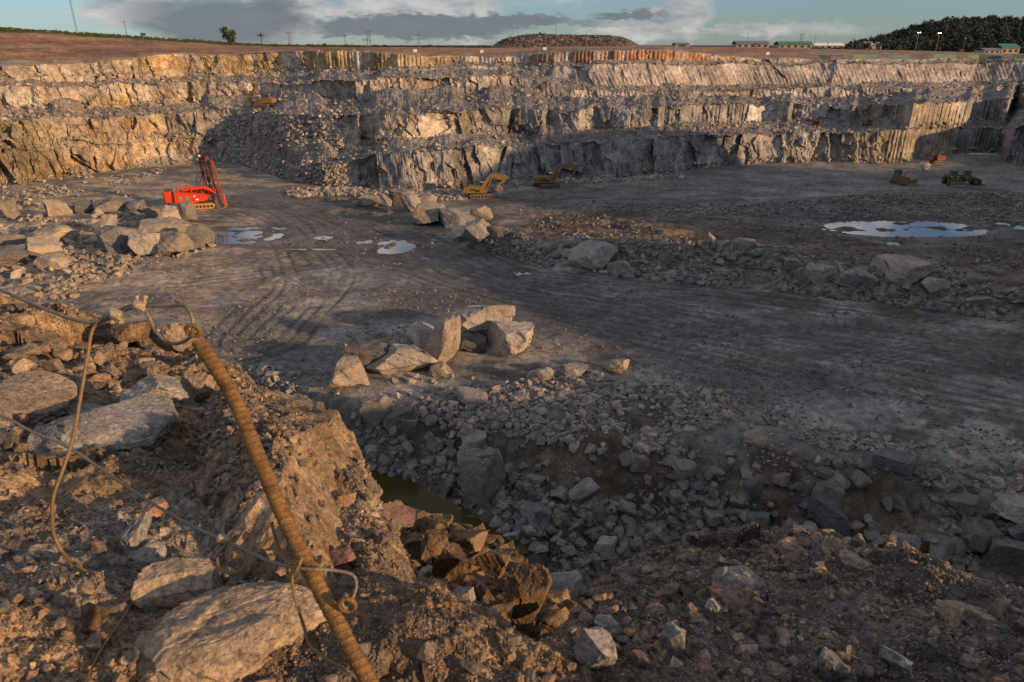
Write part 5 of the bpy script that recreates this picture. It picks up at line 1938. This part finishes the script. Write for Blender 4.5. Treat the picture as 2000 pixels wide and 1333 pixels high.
# mast on the stone heap
p = at_y(1086, 68, 505)
root = empty('light_mast', p - Vector((0, 0, 1.0)))
tag(root, 'light mast with a small lamp head on top of the flat stone heap', 'light mast', 'light masts along the quarry rim')
h = 16 / px_m(p) + 1.0
MB().cyl((0, 0, 0), (0, 0, h), .15, 8, .1).build('pole', MAT['pole'], root)
for s in (-1, 1):
    MB().box((s * .4, 0, h + .25), (.6, .4, .55), bev=.06).build('floodlight', MAT['lamp_off'], root)

# flat-topped stone heap
def build_heap():
    n, rws = 220, 34
    key = [(955, 97), (972, 84), (992, 75), (1015, 70), (1045, 67), (1100, 69), (1180, 70), (1215, 73), (1232, 80), (1250, 93)]
    pxs = np.linspace(955, 1250, n)
    py = np.interp(pxs, [k[0] for k in key], [k[1] for k in key])
    V = np.zeros((rws, n, 3)); Cc = np.zeros((rws, n, 4))
    for j, (a, b) in enumerate(zip(pxs, py)):
        top = at_y(a, b, 505); foot = at_y(a, 97, 482)
        q = top.x / top.y
        for i in range(rws):
            t = i / (rws - 1)
            if t < .6:
                s = t / .6
                Y = 482 + (505 - 482) * s; z = foot.z - 1 + (top.z - foot.z + 1) * s
            elif t < .8:
                s = (t - .6) / .2
                Y = 505 + 30 * s; z = top.z + .2 * s
            else:
                s = (t - .8) / .2
                Y = 535 + 20 * s; z = top.z - (top.z - foot.z + 1) * s
            V[i, j] = (q * Y, Y, z)
    X, Y, Z = V[..., 0], V[..., 1], V[..., 2]
    hh = np.clip((Z - 29) / 3, 0, 1)
    V[..., 2] = Z + hh * (.7 * facet(X / 2.2, Y / 2.2, 601, .6) + .5 * fbm(X / 5, Y / 5, 603, 3))
    V[..., 1] = Y - hh * .8 * facet(X / 2, Z / 2, 605, .6)
    n2 = fbm(X / 6, Z / 3, 607, 3)
    C = mixc(np.array([.075, .06, .052]), np.array([.14, .105, .088]), sstep(-.3, .3, n2))
    C = mixc(C, np.array([.04, .045, .03]), sstep(.50, .62, np.linspace(0, 1, rws)[:, None] + .15 * n2))
    me = np_mesh('spoil_heap', V.reshape(-1, 3), grid_quads(rws, n))
    set_col(me, np.concatenate([C, np.zeros(C.shape[:2] + (1,))], -1).reshape(-1, 4))
    me.materials.append(MAT['wall'])
    o = link(bpy.data.objects.new('spoil_heap', me))
    o['kind'] = 'structure'
    P = V.reshape(-1, 3)[rng.choice(rws * n, 1500)]
    P = P[P[:, 1] < 507]
    stuff('heap_stones', P, sizes(rng, len(P), .5, 1.8, 2), 'darkstone', 'stones of the flat-topped heap', seed=77)


build_heap()

# ------------------------------------------------------------------ vegetation
def leaf_blob(m, c, r, n, s, rg, squash=.8):
    for _ in range(n):
        d = rg.normal(size=3); d /= np.linalg.norm(d)
        p = Vector(c) + Vector(d * (rg.random() ** .4) * np.array([r, r, r * squash]))
        q = Euler(rg.uniform(0, 6.28, 3)).to_matrix()
        a = s * rg.uniform(.6, 1.3)
        m.add([p + q @ Vector(v) for v in ((-a, -a * .5, 0), (a, -a * .5, 0), (a * .7, a * .6, .2 * a), (-a * .7, a * .6, -.1 * a))], [(0, 1, 2, 3)])


def make_tree(name, p, h, w, label, seed, cat='tree', nb=9, leaf='leaf', trunk=.35, per=90):
    rg = np.random.default_rng(seed)
    root = empty(name, p - Vector((0, 0, .5)))
    tag(root, label, cat)
    t = MB()
    t.cyl((0, 0, 0), (.15, 0, h * .5), .03 * h, 8, .018 * h)
    cr = MB()
    for k in range(nb):
        a = rg.uniform(0, 6.28); rr = w * .5 * rg.uniform(.15, .8); z = h * rg.uniform(trunk, .92)
        rr *= 1.15 - abs(z / h - .6)
        c = Vector((rr * math.cos(a), rr * math.sin(a), z))
        t.cyl((.1, 0, h * rg.uniform(.25, .5)), c, .010 * h, 6, .004 * h)
        leaf_blob(cr, c, w * .22 * rg.uniform(.7, 1.2), per, .035 * h, rg)
    t.build('trunk', MAT['bark'], root)
    cr.build('crown', MAT[leaf], root)


p = skyl(450)
make_tree('broadleaf_tree', p, 36 / px_m(p), 30 / px_m(p), 'tall dark broadleaf tree alone on the rim left of the palm', 5, nb=14, trunk=.22)
p = skyl(284)
make_tree('small_tree', p, 12 / px_m(p), 14 / px_m(p), 'small round bushy tree on the left ridge', 6, nb=8, trunk=.45)
p = skyl(1718, -1)
make_tree('broadleaf_tree', p, 32 / px_m(p), 30 / px_m(p), 'dark tree standing at the left foot of the wooded hill', 8, nb=12, leaf='forest')
p = skyl(1690, -1)
make_tree('broadleaf_tree', p, 21 / px_m(p), 24 / px_m(p), 'lower dark tree left of the one at the foot of the wooded hill', 9, nb=9, leaf='forest')
# palm
p = skyl(512)
root = empty('palm_tree', p - Vector((0, 0, .5)))
tag(root, 'palm tree on the rim right of the broadleaf tree', 'palm tree')
h = 17 / px_m(p)
MB().cyl((0, 0, 0), (.1, 0, h + .5), .28, 8, .2).build('trunk', MAT['bark'], root)
rg = np.random.default_rng(4)
for k in range(16):
    a = 2 * math.pi * k / 16 + rg.uniform(-.15, .15); up = rg.uniform(-.1, 1.1)
    m = MB(); L_ = rg.uniform(2.6, 3.4)
    pts = []
    for i in range(7):
        t = i / 6
        pts.append(Vector((math.cos(a) * L_ * t * (1 - .25 * up), math.sin(a) * L_ * t * (1 - .25 * up), h + .5 + up * L_ * t - 1.9 * t * t * (.6 + .3 * up))))
    side = Vector((-math.sin(a), math.cos(a), 0))
    for i in range(6):
        w0, w1 = .42 * math.sin(math.pi * (i / 6 * .9 + .1)), .42 * math.sin(math.pi * min((i + 1) / 6 * .9 + .1, 1))
        for s in (-1, 1):
            m.add([pts[i], pts[i + 1], pts[i + 1] + side * s * w1 - Vector((0, 0, .3 * w1)), pts[i] + side * s * w0 - Vector((0, 0, .3 * w0))], [(0, 1, 2, 3)])
    m.build('frond', MAT['leaf'], root)

for key, lf, nb, per, r in (('forest', 'forest', 7, 34, .5), ('bush', 'grass', 3, 30, .5), ('darkbush', 'forest', 4, 30, .5)):
    c = bpy.data.collections.new('plant_shapes_' + key)
    for k in range(4):
        rg = np.random.default_rng(60 + k)
        m = MB()
        for _ in range(nb):
            leaf_blob(m, rg.uniform(-.28, .28, 3) + np.array([0, 0, .3]), .28, per, .085, rg)
        me = bpy.data.meshes.new('crown')
        me.from_pydata([tuple(v) for v in m.v], [], m.f)
        me.materials.append(MAT[lf])
        c.objects.link(bpy.data.objects.new('crown', me))
    for k in range(4):
        c.objects.link(bpy.data.objects.new('crown', c.objects[k].data))
    SRC[key] = c


def build_hill():
    key = [(1655, 97), (1700, 86), (1730, 76), (1765, 66), (1805, 54), (1850, 45), (1900, 41), (1950, 41), (2000, 40), (2080, 36), (2200, 40)]
    n, rws = 90, 20
    pxs = np.linspace(1655, 2200, n)
    py = np.interp(pxs, [k[0] for k in key], [k[1] for k in key]) + 5
    V = np.zeros((rws, n, 3))
    for j, (a, b) in enumerate(zip(pxs, py)):
        top = at_y(a, b, 640); q = top.x / top.y
        for i in range(rws):
            t = i / (rws - 1) * 2
            Y = 545 + 95 * t if t < 1 else 640 + 120 * (t - 1)
            s = t if t < 1 else 2 - t
            V[i, j] = (q * Y, Y, 27 + (top.z - 27) * s ** .8)
    V[..., 2] += 1.5 * fbm(V[..., 0] / 25, V[..., 1] / 25, 611, 3)
    me = np_mesh('wooded_hill', V.reshape(-1, 3), grid_quads(rws, n))
    set_col(me, np.ones((rws * n, 4)) * np.array([.035, .04, .028, 0]))
    me.materials.append(MAT['wall'])
    o = link(bpy.data.objects.new('wooded_hill', me)); o['kind'] = 'structure'
    rg = np.random.default_rng(5)
    idx = rg.choice(V.shape[0] // 2 * n + n, 1500)
    P = V.reshape(-1, 3)[idx] + rg.uniform(-3, 3, (1500, 3)) * np.array([1, 1, .2])
    stuff('forest', P, rg.uniform(3, 7.5, 1500), 'forest', 'dark forest covering the hill at the right', squash=(.8, 1.2), tilt=.15, seed=3)
    # treeline far behind the rim and grass along the left ridge
    pts = []
    for px in rg.uniform(600, 960, 500):
        pts.append(skyl(px, 0, 620) + Vector((0, rg.uniform(-20, 20), -1.5)))
    for px in rg.uniform(1000, 1700, 120):
        pts.append(skyl(px, 0, 640) + Vector((0, 0, -2.5)))
    stuff('far_treeline', np.array([p_[:] for p_ in pts]), rg.uniform(1.5, 5, len(pts)), 'darkbush', 'dark treeline far behind the rim', squash=(.5, .9), tilt=.1, seed=4)
    pts = []
    for px in rg.uniform(-150, 720, 2600):
        v = skyl(px); t = rg.random() ** 2 * 14
        pts.append(v + Vector((0, -t + 1, -t * .055)))
    stuff('rim_scrub', np.array([p_[:] for p_ in pts]), rg.uniform(.5, 1.7, len(pts)), 'bush', 'green scrub and grass along the left ridge', squash=(.6, 1.0), tilt=.1, seed=9)
    pts = [skyl(px) + Vector((0, rg.uniform(-6, 0), -.6)) for px in rg.uniform(1580, 1800, 90)]
    stuff('rim_bushes', np.array([p_[:] for p_ in pts]), rg.uniform(1, 3, len(pts)), 'bush', 'low bushes below the sheds on the right rim', squash=(.5, .8), tilt=.1, seed=10)


build_hill()

# ------------------------------------------------------------------ buildings on the right rim
def shed(px0, px1, pyt, label, roof='shedroof', wall='shedwall', Y=None, d=9.0, eave=.42, name='shed', openings=5, sink=.6):
    a, b = skyl(px0, 0, Y), skyl(px1, 0, Y)
    k = px_m(a)
    h = max((float(pix_y((a + b) / 2)) - pyt) / k, 2.2)
    w = (b.x - a.x)
    root = empty(name, ((a + b) / 2) - Vector((0, 0, sink)), math.atan2(b.y - a.y, b.x - a.x))
    tag(root, label, 'building', 'sheds on the right rim')
    hw = h * (1 - eave) + sink
    MB().box((0, d / 2, hw / 2), (w * .96, d, hw)).build('wall', MAT[wall], root)
    m = MB()
    o = .6
    prof = [(-o, hw - .05), (d / 2, h + sink), (d + o, hw - .05), (d + o, hw + .15), (d / 2, h + sink + .2), (-o, hw + .15)]
    n = len(prof)
    vs = [(-w / 2, y, z) for y, z in prof] + [(w / 2, y, z) for y, z in prof]
    fs = [tuple(range(n)), tuple(reversed(range(n, 2 * n)))] + [((i + 1) % n, i, n + i, n + (i + 1) % n) for i in range(n)]
    m.add(vs, fs)
    m.build('roof', MAT[roof], root)
    for i in range(openings):
        x = w * .96 * ((i + .5) / openings - .5)
        MB().box((x, -.03, hw * .58), (w / openings * .45, .12, hw * .42)).build('window', MAT['black'], root)


shed(1437, 1503, 82, 'long low shed with a grey-blue roof, first from the left on the right rim', Y=445)
shed(1520, 1588, 83, 'long shed with a greenish roof, second from the left on the right rim', roof='greenroof', Y=450)
shed(1588, 1650, 86, 'long shed with a pale roof, third from the left on the right rim', roof='white', Y=452)
shed(1692, 1722, 84, 'small open shed with a white roof in front of the wooded hill', roof='white', Y=440, openings=2)
shed(1958, 1994, 88, 'grey building with a green roof at the far right of the rim', roof='greenroof', Y=395, wall='shedwall', openings=3)
shed(1925, 1957, 98, 'low grey-roofed building left of the green-roofed one', roof='shedroof', Y=392, openings=3)
shed(1318, 1347, 87, 'low dark hut at the left end of the right rim', Y=460, openings=1)

# small white boards on the rim
def board(px, py, k5, t, label):
    p = surf_at(px, py, 9, t)
    root = empty('marker_board', p - Vector((0, 0, .1)))
    tag(root, label, 'board', 'white marker boards on the rim')
    MB().cyl((0, 0, 0), (0, 0, .9), .06, 6).build('post', MAT['pole'], root)
    MB().box((0, -.08, 1.3), (1.2, .12, 1.0)).build('panel', MAT['white'], root)


board(811, 104, 9, .05, 'white marker board on the crest near the left light mast')
board(941, 100, 9, .12, 'white marker board in front of the left end of the flat stone heap')
board(1064, 95, 9, .12, 'white marker board in front of the middle of the flat stone heap')
board(1500, 101, 9, .12, 'white marker board below the first long shed')

# green net fence along the right crest
root = empty('net_fence', surf_at(1800, 112, 9, .03))
tag(root, 'long green net fence running along the right crest', 'fence')
base = root.location.copy()
prev = None
for k, px in enumerate(np.linspace(1600, 2090, 23)):
    p = surf_at(px, 112, 9, .03) + Vector((0, 0, -.3))
    MB().cyl(p - base, p - base + Vector((0, 0, 1.8)), .06, 6).build('post', MAT['pole'], root)
    if prev is not None and k not in (2, 3, 6, 9, 10, 13, 17):
        a, b = prev - base, p - base
        MB().add([a + Vector((0, -.05, .2)), b + Vector((0, -.05, .2)), b + Vector((0, -.05, 1.7)), a + Vector((0, -.05, 1.7)),
                  a + Vector((0, .02, .2)), b + Vector((0, .02, .2)), b + Vector((0, .02, 1.7)), a + Vector((0, .02, 1.7))],
                 [(0, 1, 2, 3), (7, 6, 5, 4), (3, 2, 6, 7), (0, 4, 5, 1), (0, 3, 7, 4), (1, 5, 6, 2)]).build('net_panel', MAT['fence'], root)
    prev = p

# ------------------------------------------------------------------ bar and wire ropes in the foreground
def cpt(px, py, d):
    """point on the sight line at depth d along the view axis"""
    x = (px - 1000) / F * d; u = (666.5 - py) / F * d
    return Vector((x, CP * d + SP * u, ZC - SP * d + CP * u))


def catmull(P, n=14):
    P = [P[0] * 2 - P[1]] + list(P) + [P[-1] * 2 - P[-2]]
    out = []
    for i in range(1, len(P) - 2):
        p0, p1, p2, p3 = P[i - 1:i + 3]
        for k in range(n):
            t = k / n
            out.append(.5 * ((2 * p1) + (p2 - p0) * t + (2 * p0 - 5 * p1 + 4 * p2 - p3) * t * t + (3 * p1 - p0 - 3 * p2 + p3) * t ** 3))
    out.append(P[-2])
    return out


def strand(name, path, r, mat, parent=None, lobes=6, pitch=.055, depth=.16, step=.0045, nseg=18, rib=None):
    """rope or ribbed bar: a tube whose lobed section turns along its length"""
    P = np.array([p[:] for p in path])
    s = np.concatenate([[0], np.cumsum(np.linalg.norm(np.diff(P, axis=0), axis=1))])
    n = max(8, int(s[-1] / step))
    t = np.linspace(0, s[-1], n)
    C = np.stack([np.interp(t, s, P[:, i]) for i in range(3)], -1)
    T = np.gradient(C, axis=0); T /= np.linalg.norm(T, axis=1)[:, None]
    N = np.zeros_like(C)
    v = np.array([.3, .2, .93]); v = v - T[0] * v.dot(T[0]); N[0] = v / np.linalg.norm(v)
    for i in range(1, n):
        v = N[i - 1] - T[i] * N[i - 1].dot(T[i]); N[i] = v / np.linalg.norm(v)
    B = np.cross(T, N)
    th = np.linspace(0, 2 * math.pi, nseg, endpoint=False)
    TH, TT = np.meshgrid(th, t)
    if rib:
        w = np.sin(2 * math.pi * TT / rib + 1.0 * TH + .5 * (vnoise(TT * 40, TH * 0, 3) - .5))
        lon = (np.abs(np.cos(TH)) > .955) * 1.0
        rad = r * (1 + .085 * np.clip((w - .35) / .5, 0, 1) + .07 * lon * (.4 + .9 * vnoise(TT * 25, TH * 1.5, 9)) + .05 * (vnoise(TH * 2, TT * 160, 5) - .5))
    else:
        rad = r * (1 - depth * (1 - np.abs(np.cos(lobes / 2 * (TH + 2 * math.pi * TT / pitch)))))
    V = C[:, None, :] + rad[..., None] * (np.cos(TH)[..., None] * N[:, None, :] + np.sin(TH)[..., None] * B[:, None, :])
    i = np.arange(n * nseg).reshape(n, nseg)
    j = np.roll(i, -1, 1)
    Q = np.stack([i[:-1], j[:-1], j[1:], i[1:]], -1).reshape(-1, 4)
    V = V.reshape(-1, 3)
    me = np_mesh(name, V, Q, smooth=True)
    bm = bmesh.new(); bm.from_mesh(me); bm.verts.ensure_lookup_table()
    for row in (0, n - 1):
        f = bm.faces.new([bm.verts[row * nseg + k] for k in range(nseg)]); f.smooth = False
    bm.to_mesh(me); bm.free()
    me.materials.append(mat)
    return link(bpy.data.objects.new(name, me), parent)


def torus_path(c, ax1, ax2, r, n=22, a0=0, a1=2 * math.pi):
    return [c + ax1 * (r * math.cos(a0 + (a1 - a0) * k / n)) + ax2 * (r * math.sin(a0 + (a1 - a0) * k / n)) for k in range(n + 1)]


bar_path = [cpt(388, 668, 1.60), cpt(455, 775, 1.555), cpt(520, 930, 1.49), cpt(578, 1060, 1.435), cpt(650, 1200, 1.375), cpt(728, 1345, 1.315), cpt(800, 1470, 1.27)]
bar = strand('anchor_bar', catmull(bar_path), .0158, MAT['rust'], rib=.0155, step=.002, nseg=26)
tag(bar, 'rusty ribbed anchor bar slanting up out of the near ledge', 'steel bar')
e0 = cpt(377, 646, 1.605)
ux = Vector((1, 0, 0)); up = Vector((0, SP, CP)); fw = Vector((0, CP, -SP))
strand('eye_ring', torus_path(e0, ux, (up * .8 - fw * .6), .0155), .0055, MAT['rust'], bar, depth=.05, nseg=10)
e1 = cpt(678, 1182, 1.36)
strand('eye_ring', torus_path(e1, ux, (up * .9 - fw * .4), .016), .005, MAT['rust'], bar, depth=.05, nseg=10)
for o_ in bar.children:
    pass

A = [cpt(-160, 505, 2.0), cpt(-60, 545, 1.85), cpt(0, 566, 1.78), cpt(60, 592, 1.74), cpt(125, 618, 1.71), cpt(180, 631, 1.69), cpt(215, 622, 1.68), cpt(250, 604, 1.66), cpt(285, 598, 1.645), cpt(325, 599, 1.63), cpt(358, 597, 1.61), cpt(372, 612, 1.60), cpt(378, 640, 1.60),
     cpt(370, 660, 1.615), cpt(348, 671, 1.63), cpt(325, 668, 1.64), cpt(303, 645, 1.65), cpt(286, 612, 1.65), cpt(262, 597, 1.66), cpt(228, 609, 1.67), cpt(205, 622, 1.68), cpt(186, 634, 1.685)]
ra = strand('wire_rope', catmull(A), .0048, MAT['ropegrey'], lobes=6, pitch=.07)
tag(ra, 'twisted wire rope coming in from the left and looped through the eye of the bar', 'wire rope')
for (c, d, nm) in (((273, 597), 1.645, 0), ((226, 614), 1.66, 1)):
    cc = cpt(c[0], c[1], d)
    cl = MB().box(cc, (.030, .018, .022), rot=(.4, .35, .2), bev=.004).box(cc + ux * .004 - up * .006 + fw * -.008, (.026, .012, .012), rot=(.4, .5, 0), bev=.003).build('rope_clamp', MAT['steel'], ra)
    sg = 1 if nm == 0 else -1
    for k in (-1, 1):
        b0 = cc + ux * (.010 * k); b1 = b0 + (up * .024 * sg + ux * .004)
        MB().cyl(b0, b1, .0036, 8).cyl(b0 + (b1 - b0) * .72, b0 + (b1 - b0) * .98, .0068, 6).build('bolt', MAT['steel'], cl)


def on_led(px, py, up_=.006):
    p = hit_ledge(px, py)
    return p + Vector((0, 0, up_)) - (p - Vector((0, 0, ZC))).normalized() * .012


T = [cpt(190, 630, 1.685), cpt(179, 650, 1.685), cpt(172, 690, 1.68), cpt(160, 760, 1.66), cpt(144, 850, 1.64), cpt(124, 915, 1.62), cpt(106, 965, 1.61), cpt(102, 1000, 1.62)]
g0 = on_led(215, 1146)
T += [cpt(106, 1045, 1.65), cpt(130, 1088, 1.70)]
T += [on_led(170, 1120), on_led(215, 1148), on_led(248, 1170), on_led(258, 1182), on_led(240, 1212), on_led(205, 1262), on_led(180, 1310), on_led(165, 1345), on_led(150, 1400)]
rb = strand('wire_rope', catmull(T), .0042, MAT['rope'], pitch=.06)
tag(rb, 'loose tail of wire rope hanging down from the clamps and trailing over the ledge', 'wire rope')

Cc = [cpt(-140, 770, 1.95), cpt(0, 812, 1.85), cpt(60, 842, 1.82), cpt(130, 872, 1.79), cpt(200, 918, 1.74), cpt(300, 985, 1.65), cpt(390, 1035, 1.57), cpt(440, 1056, 1.53), cpt(485, 1078, 1.50), cpt(530, 1098, 1.47), cpt(572, 1108, 1.40), cpt(606, 1112, 1.385),
      cpt(650, 1114, 1.40), cpt(686, 1122, 1.405), cpt(696, 1140, 1.40), cpt(690, 1165, 1.385), cpt(676, 1188, 1.365), cpt(668, 1176, 1.36), cpt(678, 1160, 1.37)]
rc = strand('wire_rope', catmull(Cc), .0038, MAT['ropegrey'], pitch=.06)
tag(rc, 'lower wire rope crossing the ledge from the left and tied round the bar', 'wire rope')
kc = cpt(452, 1092, 1.52)
strand('rope_loop', torus_path(kc, ux, up, .032, a0=1.9, a1=1.9 + 5.6), .0036, MAT['rope'], rc, pitch=.05, nseg=12)
cc = cpt(436, 1052, 1.525)
MB().box(cc, (.026, .014, .016), rot=(.3, .5, .2), bev=.003).cyl(cc + ux * .008, cc + ux * .008 + up * .014 + ux * .008, .004, 8).build('rope_clamp', MAT['steel'], rc)
strand('rope_turn', catmull([cpt(530, 1020, 1.46), cpt(540, 1058, 1.455), cpt(552, 1085, 1.45), cpt(568, 1102, 1.41), cpt(588, 1088, 1.385), cpt(580, 1112, 1.38), cpt(562, 1126, 1.40), cpt(566, 1108, 1.42)]), .0040, MAT['rope'], rc, pitch=.05, nseg=12)
D = [cpt(572, 1112, 1.40), cpt(571, 1140, 1.40), cpt(580, 1180, 1.40), cpt(594, 1225, 1.40), cpt(606, 1262, 1.40), cpt(640, 1288, 1.385), cpt(680, 1312, 1.37), cpt(715, 1345, 1.36), cpt(760, 1400, 1.35)]
rd = strand('wire_rope', catmull(D), .0034, MAT['rope'], pitch=.055)
tag(rd, 'short rope end hanging from the knot beside the foot of the bar', 'wire rope')

# rusty pipe stub at the left edge
pa = hit_ledge(10, 925)
ax = Vector((.55, -.35, .22)).normalized()
c0 = pa + Vector((-.07, 0, .035))
n1 = ax.orthogonal().normalized(); n2 = ax.cross(n1)
vs, fs = [], []
for (t, r) in ((-.25, .043), (.0, .043), (.0, .036), (-.25, .036)):
    for k in range(20):
        a = 2 * math.pi * k / 20
        vs.append(c0 + ax * t + n1 * (r * math.cos(a)) + n2 * (r * math.sin(a)))
for l in range(4):
    for k in range(20):
        fs.append((l * 20 + k, l * 20 + (k + 1) % 20, ((l + 1) % 4) * 20 + (k + 1) % 20, ((l + 1) % 4) * 20 + k))
o = MB().add(vs, fs).build('steel_pipe', MAT['rust'])
tag(o, 'rusty pipe stub poking in at the left edge of the near ledge', 'pipe')

# splinters of wood by the bar
for (a, b, rz, lab) in ((528, 1022, .6, 'orange wood splinter lying left of the bar'), (588, 1018, -.3, 'orange wood splinter lying right of the bar')):
    p = hit_ledge(a, b)
    o = MB().box((0, 0, 0), (.055, .014, .012), taper=(.8, .6), bev=.002).box((.02, .004, .004), (.03, .008, .010), rot=(0, .2, .2)).build('wood_splinter', MAT['wood'])
    o.location = p + Vector((0, 0, .008)); o.rotation_euler = (.2, -.25, rz)
    tag(o, lab, 'wood splinter')
